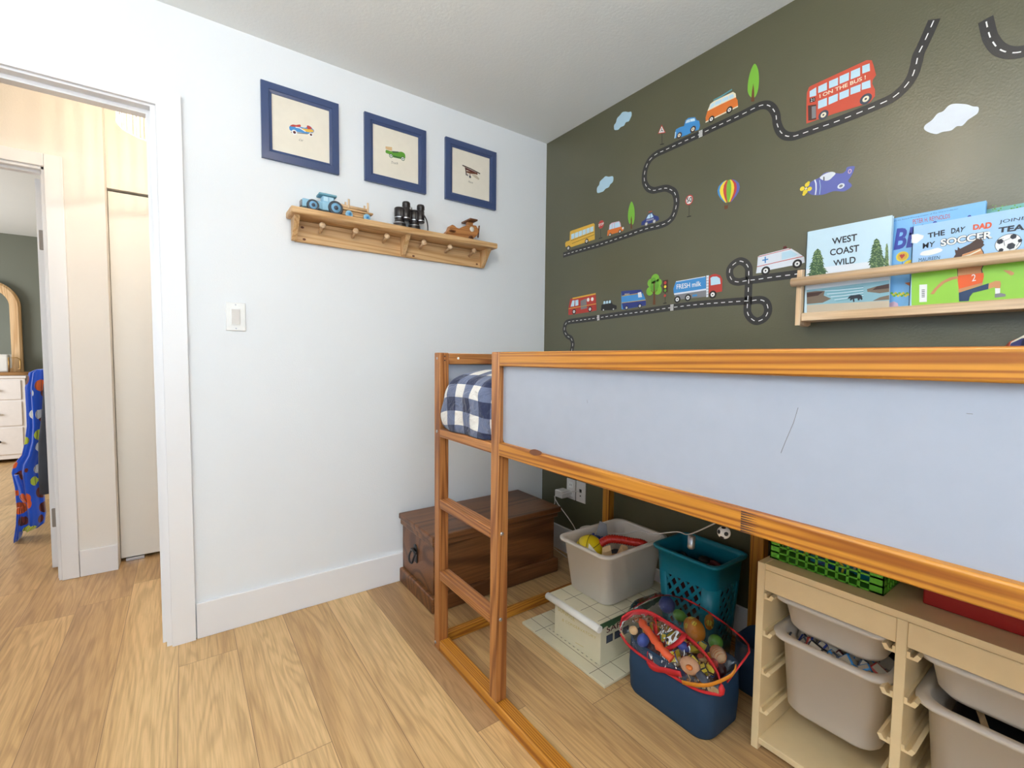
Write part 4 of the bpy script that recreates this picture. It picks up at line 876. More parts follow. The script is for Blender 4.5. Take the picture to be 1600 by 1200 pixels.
def f(a):
    a.zoom(1380, 330, 7.06)
    for (cx, cy, r) in ((435, 160, 14), (570, 130, 20), (950, 62, 18), (300, 250, 12)): a.disc((cx, cy), r, 'ink_blue', 2, ry=.9)
    a.text('PETER H. REYNOLDS', [(325, 92), (738, 28), (738, 75), (330, 142)], 'sign_red', 2)
    a.text('From the Award-Winning creator of The Word Collector', [(90, 108), (830, -35), (830, -18), (90, 124)], 'navy', 2)
    a.text('BE', [(115, 195), (420, 165), (400, 380), (115, 430)], 'ink_blue', 2, bold=.03, shear=.2)
    a.disc((212, 500), 55, 'yellow', 3); a.disc((212, 500), 42, 'bus_yellow', 4); a.poly([(180, 490), (200, 475), (215, 480), (232, 470), (240, 490), (205, 528)], 'sign_red', 5); a.disc((290, 590), 52, 'yellow', 3); a.disc((290, 590), 24, 'orange', 4)
    a.strip([(212, 555), (208, 700)], .0012, 'navy', 3); a.poly([(235, 790), (330, 780), (330, 850)], 'orange', 3)
    for k in range(14): a.disc((95+k*14, 905+(k % 3)*14), 12, 'yellow' if k % 2 else 'leaf', 3)
    a.poly([(70, 1010), (120, 995), (160, 1015), (172, 1060), (66, 1064)], 'pink', 3, False)
x0, x1 = X(1388.5, 400, -.040).x, X(1540, 330, -.040).x
book(x0, x1, 1.308, X(1465, 328, -.040).z, -.026, -.040, 'book_blue', f, 'light blue picture book BE by PETER H. REYNOLDS with yellow balloons, behind the soccer book')
def f(a):
    a.zoom(1380, 330, 7.06)
    a.poly([(312, 612), (700, 545), (1200, 490), (1700, 420), (1700, 1010), (312, 1040)], 'grass_book', 1)
    a.poly([(315, 258), (380, 250), (450, 268), (440, 300), (400, 330), (370, 355), (315, 352)], 'white', 2, False); a.poly([(412, 485), (415, 460), (450, 440), (520, 425), (600, 405), (652, 420), (640, 445), (560, 475), (480, 490)], 'white', 2, True)
    for t, q, m, b_ in (('THE', [(490, 245), (680, 203), (686, 262), (500, 296)], 'ink', .03), ('DAY', [(745, 190), (912, 168), (890, 226), (750, 250)], 'ink', .03), ('DAD', [(985, 150), (1200, 115), (1198, 186), (990, 208)], 'dad', .05),
                        ('JOINED', [(1275, 102), (1660, 40), (1655, 88), (1278, 148)], 'ink', .0), ('MY', [(430, 355), (576, 330), (570, 388), (436, 416)], 'ink', .01), ('TEAM', [(1270, 182), (1680, 118), (1680, 190), (1274, 240)], 'ink', .04),
                        ('MAUREEN', [(390, 520), (628, 490), (626, 526), (392, 560)], 'shorts', .0), ('FERGUS', [(392, 566), (556, 540), (554, 576), (395, 600)], 'shorts', .0)): a.text(t, q, m, 3, bold=b_, shear=.1)
    q = [(628, 308), (1215, 208), (1208, 300), (632, 395)]
    a.text('SOCCER', q, 'ink', 3, bold=.08); a.text('SOCCER', [(q[0][0]+4, q[0][1]+4), (q[1][0]-4, q[1][1]+5), (q[2][0]-4, q[2][1]-4), (q[3][0]+4, q[3][1]-4)], 'white', 4, bold=.03)
    # football
    bc = (1380, 355)
    def el(rx, ry, m, l, n=28, c=bc, th=-.32):
        a.poly([(c[0]+rx*math.cos(t)*math.cos(th)-ry*math.sin(t)*math.sin(th), c[1]+rx*math.cos(t)*math.sin(th)+ry*math.sin(t)*math.cos(th)) for t in [2*math.pi*k/n for k in range(n)]], m, l)
    el(154, 102, 'ink', 2); el(148, 96, 'white', 3)
    for (cx, cy, r) in ((1410, 385, 52), (1437, 280, 40), (1510, 325, 28), (1290, 335, 40), (1300, 430, 30)): el(r, r*.72, 'ink', 4, 6, (cx, cy))
    for p in ([(1330, 330), (1400, 300)], [(1330, 330), (1340, 380)], [(1330, 300), (1290, 310)], [(1470, 390), (1500, 345)], [(1400, 430), (1380, 445)]): a.strip(p, .001, 'ink', 4)
    # generic running child
    S = 'skin_print'
    a.poly([(780, 610), (755, 590), (762, 566), (785, 560), (800, 520), (870, 470), (1080, 400), (1110, 450), (1118, 580), (1090, 640), (1100, 690), (820, 720), (815, 610)], 'ink', 4)
    a.poly([(785, 600), (764, 588), (770, 570), (790, 566), (805, 525), (872, 478), (1075, 408), (1102, 455), (1110, 578), (1080, 640), (1090, 690), (826, 715), (822, 606)], S, 5)
    a.poly([(780, 555), (778, 510), (800, 475), (790, 425), (820, 432), (825, 395), (850, 415), (880, 400), (960, 360), (1040, 300), (1065, 310), (1080, 290), (1095, 325), (1110, 330), (1105, 360), (1120, 370), (1085, 405), (880, 470), (860, 515), (820, 545)], 'hair_print', 6)
    a.strip([(866, 506), (960, 480), (1078, 425)], .0035, 'cream', 7)
    a.strip([(1005, 495), (1020, 548), (990, 548)], .0010, 'ink', 7); a.disc((895, 540), 5, 'ink', 7); a.disc((1065, 485), 5, 'ink', 7); a.strip([(960, 590), (1000, 575), (1040, 578)], .0025, 'white', 7)
    a.poly([(828, 712), (1108, 680), (1112, 720), (1095, 790), (834, 858), (822, 760)], 'jersey', 6); a.text('2', [(975, 700), (1025, 692), (1022, 768), (980, 775)], 'white', 7)
    a.poly([(830, 860), (1098, 785), (1098, 812), (834, 900)], S, 6)
    a.poly([(835, 900), (1165, 795), (1160, 860), (990, 900), (955, 945), (945, 990), (838, 996)], 'shorts', 6)
    a.poly([(1168, 798), (1240, 768), (1290, 772), (1300, 800), (1292, 850), (1235, 850), (1232, 838), (1160, 858)], S, 6); a.poly([(1234, 850), (1292, 848), (1290, 905), (1238, 912)], 'white', 6); a.poly([(1232, 912), (1300, 903), (1350, 915), (1352, 940), (1232, 955)], 'grey', 6)
    a.poly([(822, 715), (740, 730), (640, 780), (560, 860), (520, 915), (560, 915), (600, 860), (680, 790), (770, 755), (825, 745)], S, 5); a.poly([(1320, 650), (1400, 655), (1445, 680), (1440, 700), (1410, 710), (1350, 670)], S, 5)
    # library barcode label
    a.poly([(400, 812), (486, 806), (482, 1000), (400, 1004)], 'white', 4)
    for k in range(9): a.strip([(425, 868+k*10), (460, 866+k*10)], .0009 if k % 2 else .0014, 'ink', 5)
    a.disc((448, 622), 24, 'white', 4, ry=1.4)
x0 = X(1424, 400, -.072).x
book(x0, x0+.272, 1.308, X(1500, 341, -.072).z, -.055, -.072, 'sky_book', f, 'picture book THE DAY DAD JOINED MY SOCCER TEAM with a running child and football')
def f(a):
    a.zoom(1200, 300, 4)
    for k in range(26): a.disc((1390+random.uniform(0, 230), 100+random.uniform(-20, 40)), random.uniform(2, 5), 'leaf_dark', 2)
x0 = X(1541, 330, -.022).x
book(x0-.03, x0+.23, 1.308, X(1570, 322, -.022).z, -.002, -.020, 'teal_book', f, 'teal green book mostly hidden behind the other books at the right')
# =================================================================== BED
X0, X1, YB0, YB1 = .5947, 2.685, -1.038, -.052
XP = .994; PW = .0427; PD = .040
bed = thing('loft_bed', 'amber pine child loft bed with white side panels and a ladder', 'bed', (1.64, -.545, 0))
def post(x, y0, m=PINED, z1=1.16, z0=0.0): return B().box((x, y0, z0), (x+PW, y0+PD, z1), m['z'], .003).build('post', bed)
pA = post(X0, YB0); pB = post(XP, YB0, z0=.044); post(X0, YB1-PD, PINE); post(X1-PW, YB0); post(X1-PW, YB1-PD)
B().box((1.345, YB1-PD, .0445), (1.395, YB1, .83), PINE['z'], .003).build('post', bed)
B().box((XP+PW, YB0, 1.116), (X1-PW, YB0+.040, 1.160), PINE['x'], .004).build('top_rail', bed)
B().box((XP+PW, YB0, .8405), (X1-PW, YB0+.040, .881), PINE['x'], .004).build('bottom_rail', bed)
B().box((X0+PW, YB0, .8405), (XP, YB0+.040, .873), PINED['x'], .004).build('bottom_rail', bed)
B().box((X0+PW, YB1-PD, 1.116), (X1-PW, YB1, 1.160), PINE['x'], .004).build('top_rail', bed)
B().box((X0+PW, YB1-PD, .8405), (X1-PW, YB1, .881), PINE['x'], .004).build('bottom_rail', bed)
B().box((X0+PW, YB0, 0), (X1-PW, YB0+.045, .043), PINE['x'], .004).build('floor_rail', bed)
B().box((X0+PW, YB1-PD, 0), (X1-PW, YB1, .043), PINE['x'], .004).build('floor_rail', bed)
for z in (.565, .285): B().box((X0+PW, YB0, z), (XP, YB0+.042, z+.036), PINED['x'], .005).build('rung', bed)
for xa, xb in ((X0+.0015, X0+PW-.0015), (X1-PW+.0015, X1-.0015)):
    B().box((xa, YB0+PD, 1.116), (xb, YB1-PD, 1.158), PINED['y'], .004).build('end_rail', bed)
    B().box((xa, YB0+PD, .8405), (xb, YB1-PD, .881), PINED['y'], .004).build('end_rail', bed)
    B().box((xa-.012, YB0+PD, 0), (xb-.030, YB1-PD, .044), PINE['y'], .004).build('end_rail', bed)
    B().box((xa+.014, YB0+PD, .881), (xa+.020, YB1-PD, 1.116), 'panel_white').build('end_panel', bed)
def rounded_panel():
    w = B(); x0, x1, z0, z1, r = XP+PW+.001, X1-PW-.001, .8812, 1.1158, .012
    pts = [(x0, 0, z1), (x0, 0, z0+r)] + [(x0+r-r*math.cos(t), 0, z0+r-r*math.sin(t)) for t in [math.pi/2*k/5 for k in range(1, 5)]] + [(x0+r, 0, z0), (x1, 0, z0), (x1, 0, z1)]
    w.prism([(p[0], YB0+.016, p[2]) for p in pts], (0, .006, 0), 'panel_white')
    yy = YB0+.0158
    def mark(p): w.tube([at(px, py, 'y', yy) for px, py in p], .0003, 'faint_ink', n=5)
    mark([(1247, 637), (1240, 660), (1228, 688), (1220, 708)]); mark([(917, 624), (918, 630)]); mark([(1510, 646), (1520, 647)])
    return w
rounded_panel().build('side_panel', bed)
B().box((X0+PW, YB1-.024, .8812), (X1-PW, YB1-.018, 1.1158), 'panel_white').build('side_panel', bed)
# slats carrying the mattress
for k in range(16): x = X0+.08+k*.127; B().box((x, YB0+PD+.001, .845), (x+.06, YB1-PD-.001, .858), LPINE['y'], .002).build('slat', bed)
def bolt(px, py, x): 
    p = at(px, py, 'x', x); return B().lathe([(.006, 0), (.006, .002), (.003, .0035), (.001, .0035)], p, 'steel', axis=(1, 0, 0), n=14).build('bolt', bed)
bolt(784, 834, XP+PW+.0002); bolt(782, 968, XP+PW+.0002)
for px, py in ((680.5, 1003), (683, 674)): p = at(px, py, 'y', YB0); B().lathe([(.006, 0), (.006, .002), (.001, .003)], p, 'steel', axis=(0, -1, 0), n=14).build('bolt', bed)
p = at(683, 560, 'y', YB0); B().lathe([(.005, 0), (.005, .001), (.001, .001)], p, 'steel', axis=(0, -1, 0), n=14).build('bolt', bed)
for px, py in ((695, 556.7), (695, 563)): p = at(px, py, 'x', X0+PW); B().lathe([(.0028, 0), (.0028, .0006), (.001, .0006)], p, 'black', axis=(1, 0, 0), n=12).build('screw_hole', bed)
p = at(716, 560, 'x', X0+PW-.0015); B().lathe([(.005, 0), (.005, .0006), (.001, .0006)], p, 'white', axis=(1, 0, 0), n=12).build('cam_hole', bed)
# knot on the lower rail and the finger joints of the glued timber
Art('y', YB0-.0001, -1).zoom(0, 0, 1).poly([(828, 704), (836, 702), (846, 706), (845, 710), (836, 712), (829, 709)], 'bark', 1, True).build('knot', bed)
w = B()
for k in range(9):
    z = .8425+k*.0042; x = at(1158, 800, 'y', YB0).x
    w.face([(x, YB0-.0003, z), (x+.030, YB0-.0003, z+.0021), (x, YB0-.0003, z+.0030)], 'hair_print')
w.build('finger_joint', bed)
# mattress and bedding
mt = B().box((X0+.05, YB0+PD+.046, .8585), (X1-.05, YB1-PD-.006, .935), 'mattress', .02, 4)
tag(mt.build('mattress'), 'thin white mattress on the loft bed, under the checked duvet', 'mattress')
def duvet():
    bm = bmesh.new(); uvl = bm.loops.layers.uv.new('UVMap'); nx, ny = 64, 64; rnd = random.Random(5)
    # cross-section profile (y,z) of the rolled heap, swept along x
    x0, x1 = X0+PW+.002, 1.42
    import mathutils
    prof = [(-.955, .862), (-.992, .868), (-1.008, .905), (-1.012, .955), (-1.006, 1.01), (-.985, 1.055), (-.945, 1.088), (-.88, 1.103), (-.78, 1.105), (-.66, 1.095), (-.52, 1.085), (-.40, 1.05), (-.32, 1.0), (-.28, .95), (-.27, .937)]
    pr = crom(prof, closed=False, n=6)
    L_ = [0]
    for a, b in zip(pr, pr[1:]): L_.append(L_[-1]+math.hypot(b[0]-a[0], b[1]-a[1]))
    grid = []
    for i in range(nx+1):
        u = i/nx; x = x0+(x1-x0)*u; row = []
        e = min(1, u/.14); sh = math.sqrt(max(0, 1-(1-e)**2)); sh = .55+.45*sh
        for j, (y, z) in enumerate(pr):
            cy, cz = -.64, .95
            yy = cy+(y-cy)*(.90+.10*sh) if y > -.9 else y + (1-sh)*.03; zz = .875+(z-.875)*sh
            nz = mathutils.noise.noise(Vector((x*9, y*8, z*9)))*.014+mathutils.noise.noise(Vector((x*22, y*20, z*22+3)))*.005
            d = Vector((0, y-cy, z-.9)).normalized()
            bl_ = max(0, min(1, (.985-x)/.05)); yy = yy-.034*bl_*max(0, min(1, (-.93-y)/.05)); yy = max(-1.012-.036*bl_, yy+d.y*nz*1.3); zz = min(1.113, zz+d.z*nz)
            row.append((bm.verts.new((x, yy, max(zz, .8595 if yy > -.99 else .8745))), (x/.098+.2+mathutils.noise.noise(Vector((x*4, L_[j]*4, 0)))*.25, L_[j]/.098+.25+mathutils.noise.noise(Vector((x*4, L_[j]*4, 7)))*.25)))
        grid.append(row)
    for i in range(nx):
        for j in range(len(pr)-1):
            q = [grid[i][j], grid[i+1][j], grid[i+1][j+1], grid[i][j+1]]
            f = bm.faces.new([k[0] for k in q]); f.smooth = True
            for lp, k in zip(f.loops, q): lp[uvl].uv = k[1]
    for row in (grid[0], grid[-1]):
        f = bm.faces.new([k[0] for k in row])
        for lp, k in zip(f.loops, row): lp[uvl].uv = (k[1][0]+(k[0].co.y+1)*9, k[1][1])
    o0 = Vector((1.0, -.64, .884))
    for v in bm.verts: v.co -= o0
    bmesh.ops.recalc_face_normals(bm, faces=bm.faces)
    me = bpy.data.meshes.new('duvet'); bm.to_mesh(me); bm.free(); me.materials.append(m_ging)
    o = bpy.data.objects.new('duvet', me); C.objects.link(o); o.location = o0
    return tag(o, 'bunched navy and white checked duvet on the foot of the loft bed', 'duvet')
duvet()
def pillow(c, sx, sy, sz, m, rot):
    w = B(); n = 22; top = []; 
    for sgn in (1, -1):
        g = []
        for i in range(n+1):
            r = []
            for j in range(n+1):
                u, v = i/n*2-1, j/n*2-1; h = ((1-u**4)*(1-v**4))**.55*sz*.5
                k = 1-.06*(1-abs(u))*(abs(v)) ; r.append((u*sx/2*(1-.05*(1-v*v)), v*sy/2*(1-.05*(1-u*u)), sgn*h))
            g.append(r)
        vs = [[w.bm.verts.new(p) for p in r] for r in g]
        for i in range(n):
            for j in range(n):
                f = w.bm.faces.new((vs[i][j], vs[i+1][j], vs[i+1][j+1], vs[i][j+1])); f.smooth = True
    w.mi(m); bmesh.ops.remove_doubles(w.bm, verts=w.bm.verts, dist=1e-5)
    for v in w.bm.verts: v.co.rotate(rot); v.co += Vector(c)
    return w
tag(pillow((2.29, -.36, 1.125), .56, .46, .20, m_cushion, Euler((.55, -.25, .1))).build('cushion'), 'printed cushion in blue, red and cream leaning at the head of the bed, right edge', 'cushion')
# =================================================================== CHEST
chest = thing('wooden_chest', 'dark brown wooden blanket chest with iron handle in the room corner', 'chest', (.21, -.58, 0))
CX0, CX1, CY0, CY1 = .017, .395, -.950, -.205
B().box((CX0, CY0, .0015), (CX1, CY1, .075), WALN['y'], .008, 3).build('plinth', chest)
B().box((CX0+.002, CY0+.018, .075), (CX1-.022, CY1-.018, .305), WALN['y'], .003).build('body', chest)
B().box((CX0+.001, CY0+.006, .300), (CX1-.006, CY1-.006, .326), WALN['y'], .004).build('lid_rim', chest)
B().box((CX0, CY0-.003, .329), (CX1+.012, CY1+.003, .357), WALN['y'], .006, 3).build('lid', chest)
hd = B(); hp = Vector((.182, CY0+.017, .205))
hd.lathe([(.020, 0), (.020, .004), (.001, .004)], hp+Vector((0, 0, .022)), 'iron', axis=(0, -1, 0), n=20); hd.box(hp+Vector((-.020, -.004, -.045)), hp+Vector((.020, 0, .022)), 'iron', .006)
hh = hd.build('handle_plate', chest)
B().tube(crom([tuple(hp+Vector(v)) for v in ((-.024, -.010, .008), (-.024, -.022, -.012), (-.018, -.026, -.036), (.0, -.027, -.042), (.018, -.026, -.036), (.024, -.022, -.012), (.024, -.010, .008))], closed=False), .0045, 'iron').build('handle', chest)
B().cyl(hp+Vector((-.03, -.010, .010)), hp+Vector((.03, -.010, .010)), .006, 'iron').build('handle_pivot', chest)
# =================================================================== CREAM BOX
BOX = thing('display_box', 'cream printed cardboard box on a tiled board, holding up the toy bin', 'box', (.93, -.45, 0))
bx0, bx1, by0, by1, bz = .812, 1.068, -.598, -.17, .165
w = B().box((.675, -.662, .0005), (1.150, -.30, .0115), 'box_cream', .002)
a = Art('z', .0117, 1, b=w, step=.0002)
def zl(b, p, q, wd, m, z=.0119):
    p = Vector((p[0], p[1], z)); q = Vector((q[0], q[1], z)); s_ = (q-p).normalized().cross(Vector((0, 0, 1)))*wd/2; b.face([p+s_, q+s_, q-s_, p-s_], m)
for p, q in (((.675, -.615), (1.150, -.615)), ((.765, -.662), (.765, -.30)), ((1.075, -.662), (1.075, -.30)), ((.675, -.56), (.812, -.56)), ((.675, -.50), (.812, -.50)), ((.675, -.44), (.812, -.44)), ((1.07, -.55), (1.15, -.55)), ((1.07, -.45), (1.15, -.45))): zl(w, p, q, .0025, 'rock')
for k in range(12): zl(w, (.78+k*.024, -.600), (.79+k*.024, -.600), .003, 'faint_ink')
w.build('base_board', BOX)
w = B().box((bx0, by0, .0118), (bx1, by1, bz), 'box_cream', .002); w.box((bx0+.002, -.299, .0005), (bx1-.002, by1-.002, .0125), 'box_cream')
af = Art('y', by0-.0003, -1, b=w); af.zoom(860, 930, 9.23)
af.text('SUNRISE', [(110, 160), (350, 330), (350, 380), (110, 215)], 'gold_ink', 1); af.text('& CONSERVATORY', [(170, 330), (660, 600), (660, 640), (170, 370)], 'gold_ink', 1); af.strip([(360, 680), (480, 750)], .002, 'gold_ink', 1)
w.mi('faint_ink')
def side(u0, u1, z0, z1): return [Vector((bx1+.0004, by0+u0, z0)), Vector((bx1+.0004, by0+u1, z0)), Vector((bx1+.0004, by0+u1, z1)), Vector((bx1+.0004, by0+u0, z1))]
for k in range(3):
    u = .03+k*.045
    q = side(u, u+.035, .085, .115); w.face(q, 'ink'); q = side(u+.003, u+.032, .088, .112); 
    for p in q: p.x += .0003
    w.face(q, 'slate')
vs, ps_ = text_polys('SAFE', .01)
bv = [w.bm.verts.new((bx1+.0006, by0+.03+u*.10, .125+v*.022)) for u, v in vs]
for p in ps_:
    try: f_ = w.bm.faces.new([bv[k] for k in p]); f_.material_index = w.mi('maroon')
    except ValueError: pass
w.build('body', BOX)
w = B().box((bx0-.022, by0-.01, bz), (bx1+.004, by1+.01, bz+.008), 'box_cream', .002)
for k in range(5): zl(w, (bx0-.02, by0+.05+k*.08), (bx1+.01, by0+.05+k*.08), .0025, 'rock', bz+.0083)
for k in range(3): zl(w, (bx0+.06+k*.09, by0), (bx0+.06+k*.09, by1), .0025, 'rock', bz+.0083)
w.build('lid', BOX)
B().cyl((bx0-.026, by0-.018, bz-.004), (bx1+.012, by0-.018, bz-.004), .0135, 'page_white', n=18).build('lid_roll', BOX, label='white rolled paper edge')
w = B(); rnd = random.Random(4); y = by0-.01; pts = [(bx1+.013, y, bz+.009)]; 
ys = [by0-.01+k*.012 for k in range(36)]
P = [Vector((bx1+.0045, yy, bz+.0095)) for yy in ys]+[Vector((bx1+.0045, yy, bz-.014+rnd.uniform(-.006, .008))) for yy in reversed(ys)]
w.prism(P, (.002, 0, 0), 'fir'); w.build('torn_edge', BOX, label='ragged dark green edge')
# =================================================================== BINS
def bin_mesh(cx, cy, w_, d, z0, z1, r, taper, m, lip=.012, th=.0025, n=8):
    b = B(); rg = []
    def R(k, z, rr=r, ex=0): return rrect(cx, cy, w_*k+ex, d*k+ex, rr, z, n)
    rg = [R(taper-.05, z0), R(taper, z0+.008), R(1.0-.02, z1-.012), R(1.0-.02, z1-.012, ex=.003), R(1, z1-.010, ex=lip*2), R(1, z1, ex=lip*2), R(.985, z1, ex=-.002), R(.98, z1-.006, ex=-2*th), R(taper, z0+.012, ex=-2*th), R(taper-.05, z0+.004, ex=-2*th)]
    b.rings(rg, m, True, True); return b
tb = thing('storage_bin', 'milky white plastic toy bin standing on the cream printed box', 'storage bin', (.90, -.345, bz+.0085))
BZ1 = .392
bin_mesh(.902, -.352, .262, .372, bz+.0085, BZ1, .04, .84, m_milky).build('body', tb)
YB_ = thing('ball', 'yellow toy basketball with black seams in the white bin', 'ball', (.862, -.47, .285))
c = at(921, 849, 'y', -.47); c0 = at(921, 858, 'y', -.455)
B().ell(c0, .058, 'ball_yellow', seg=32).build('ball_skin', YB_)
w = B()
for rt_ in (Euler((0, 0, .5)), Euler((0, .9, .4)), Euler((0, -.9, .6))):
    pts = []
    for k in range(41):
        t = 2*math.pi*k/40; v = Vector((0, math.cos(t), math.sin(t)))*.0582; v.rotate(rt_); pts.append(c0+v)
    w.tube(pts, .0011, 'black', n=6, caps=False)
w.build('seam', YB_)
w = B(); tp = crom([(.895, -.43, .372), (.915, -.395, .392), (.945, -.36, .392), (.98, -.33, .388), (1.005, -.30, .383), (1.015, -.285, .372)], closed=False, n=12)
rg = []
w.tube(tp, lambda t: .0165+.0022*math.sin(t*150), 'toy_red', n=16)
tag(w.build('toy_tube'), 'red corrugated bendy tube lying across the white toy bin', 'toy')
w = B(); w.prism([(0, 0, 0), (.11, 0, 0), (.10, 0, .09), (.075, 0, .10), (.06, 0, .05), (.04, 0, .05), (.03, 0, .095), (.0, 0, .08)], (0, .03, 0), 'toy_cream')
for v in w.bm.verts: v.co.rotate(Euler((.35, 0, .9))); v.co += Vector((.935, -.455, .292))
o = tag(w.build('toy_castle'), 'cream plastic toy with cut-out arches under the red tube in the bin', 'toy')
w = B(); w.prism([(0, 0, 0), (.06, 0, 0), (.05, 0, .07), (.02, 0, .08)], (0, .004, 0), 'grey')
for v in w.bm.verts: v.co.rotate(Euler((-.3, 0, .7))); v.co += Vector((.80, -.36, .345))
tag(w.build('card'), 'grey card standing up at the back of the white toy bin', 'card')
w = B(); w.prism([(0, 0, 0), (.07, 0, 0), (.0, 0, .06)], (0, .004, 0), 'paper_cream')
for v in w.bm.verts: v.co.rotate(Euler((-.5, 0, .6))); v.co += Vector((.915, -.520, .340))
tag(w.build('card'), 'folded white card by the yellow ball in the white bin', 'card')
w = B(); w.ell((.835, -.39, .362), (.03, .03, .018), 'navy'); 
for k in range(14): t = k*.9; w.ell((.835+.028*math.cos(t), -.39+.028*math.sin(t), .37+.006*math.sin(3*t)), .006, 'navy', seg=8)
tag(w.build('toy_spiky_ball'), 'dark blue spiky rubber toy behind the yellow ball', 'toy')
w = B().box((.80, -.50, .19), (1.0, -.22, .285), 'slate', .03, 4); o = tag(w.build('toy_pile'), 'dark heap of toys filling the bottom of the white bin', 'toys', kind='stuff')
# glassy clear bag behind the chest end
w = B(); w.lathe([(.07, 0), (.075, .008), (.001, .010)], (.60, -.135, .16), m_milky, n=24)
# =================================================================== TEAL BASKET
tk = thing('laundry_basket', 'teal plastic basket with diamond holes behind the navy tote', 'basket', (1.19, -.16, 0))
TZ = .400; TX0, TX1, TY0, TY1 = 1.052, 1.335, -.300, -.065
cx, cy = (TX0+TX1)/2, (TY0+TY1)/2
def basket():
    w = B(); W_, D_ = TX1-TX0-.02, TY1-TY0-.02
    def wall(p0, p1, n0, cols_, label):   # wall panel between bottom corner p0->p1 with diamond lattice
        pass
    # solid upper band and lower band
    def R(t, z, ex=0): k = .80+.20*t; return rrect(cx, cy, W_*k+ex, D_*k+ex, .035, z, 6)
    th = .004
    def tz(z): return z/TZ
    w.rings([R(tz(.300), .300), R(.98, TZ-.014), R(.98, TZ-.014, .004), R(1, TZ-.012, .022), R(1, TZ-.003, .026), R(1, TZ, .018), R(1, TZ-.001, -.004), R(.98, TZ-.016, -2*th), R(tz(.300), .300, -2*th), R(tz(.300), .300)], 'teal', False, False)
    w.build('rim', tk); w = B()
    w.rings([R(0, .0012), R(tz(.08), .08), R(tz(.08), .08, -2*th), R(0, .006, -2*th)], 'teal', True, True)
    w.build('base', tk)
    lat = B(); rr_ = .035; th2 = th
    def pt(side, u, z):
        k = .80+.20*tz(z); hw, hd_ = W_*k/2, D_*k/2
        if side == 0: return Vector((cx-hw+2*hw*u, cy-hd_, z))
        if side == 1: return Vector((cx+hw, cy-hd_+2*hd_*u, z))
        if side == 2: return Vector((cx-hw+2*hw*u, cy+hd_, z))
        return Vector((cx-hw, cy-hd_+2*hd_*u, z))
    for q in range(4):      # solid rounded corners between the two bands
        def arc(z, ex): 
            k = .80+.20*tz(z); r = rrect(cx, cy, W_*k+ex, D_*k+ex, rr_, z, 6)[q*7:q*7+7]
            a0, a1 = (r[0]-r[1]), (r[-1]-r[-2])
            return [r[0]+a0.normalized()*.012]+r+[r[-1]+a1.normalized()*.012]
        z0, z1 = .078, .302; o0, o1, i1, i0 = arc(z0, 0), arc(z1, 0), arc(z1, -2*th), arc(z0, -2*th)
        ring = lambda o, i_: [*o, *reversed(i_)]
        lat.rings([ring(o0, i0), ring(o1, i1)], 'teal', True, True)
    for side in range(4):
        n_ = {0: Vector((0, 1, 0)), 1: Vector((-1, 0, 0)), 2: Vector((0, -1, 0)), 3: Vector((1, 0, 0))}[side]
        L_ = W_ if side % 2 == 0 else D_
        def bar(u0, z0, u1, z1, wd=.0115):
            a_, b_ = pt(side, u0, z0), pt(side, u1, z1); d = (b_-a_).normalized(); s_ = d.cross(n_).normalized()*wd/2
            lat.prism([a_+s_, b_+s_, b_-s_, a_-s_], n_*th2*.9, 'teal')
        z0, z1 = .078, .302; lo, hi = (rr_+.006)/L_, 1-(rr_+.006)/L_
        u = -1.2
        while u < 1.3:
            for sg, du in ((1, .20/L_), (-1, .15/L_)):
                ua, ub = (u, u+du) if sg == 1 else (u+du, u)
                za, zb = z0, z1
                if max(ua, ub) <= lo or min(ua, ub) >= hi: continue
                for it in range(2):
                    if ua < lo: za += (zb-za)*(lo-ua)/(ub-ua); ua = lo
                    if ua > hi: za += (zb-za)*(hi-ua)/(ub-ua); ua = hi
                    ua, za, ub, zb = ub, zb, ua, za
                bar(ua, za, ub, zb)
            u += .041/L_
    lat.build('lattice', tk)
basket()
w = B().box((cx-.095, cy-.075, .03), (cx+.10, cy+.075, .315), 'maroon', .03, 3); tag(w.build('toy_pile'), 'dark red toys heaped in the teal basket', 'toys', kind='stuff')
w = B(); rnd = random.Random(9)
for k in range(9): w.ell((cx+rnd.uniform(-.08, .08), cy+rnd.uniform(-.055, .055), .325+rnd.uniform(0, .02)), (rnd.uniform(.02, .035), rnd.uniform(.015, .03), .012), rnd.choice(['black', 'slate', 'maroon', 'fir']), seg=10, rot=Euler((rnd.random(), rnd.random(), rnd.random()*3)))
tag(w.build('toy_pile'), 'jumble of small dark toys at the top of the teal basket', 'toys', kind='stuff')
# =================================================================== TOTES
def tote(cx, cy, w_, d, h, rz, label, name='tote_bag'):
    t = thing(name, label, 'bag', (cx, cy, 0))
    b = B(); ring = lambda k, z, r=.05, ex=0: rrect(cx, cy, w_*k+ex, d*k+ex, r, z, 7)
    b.rings([ring(.94, .001, .045), ring(.99, .012), ring(1.02, h*.5), ring(1.0, h), ring(1.0, h, ex=-.008), ring(1.0, h*.5, ex=-.01), ring(.95, .010, ex=-.01)], 'tote_navy', True, True)
    b.build('body', t); return t
tt = tote(1.335, -.495, .315, .20, .185, 0, 'navy fabric tote bulging with toys, clear red-piped zip lid, under the bed')
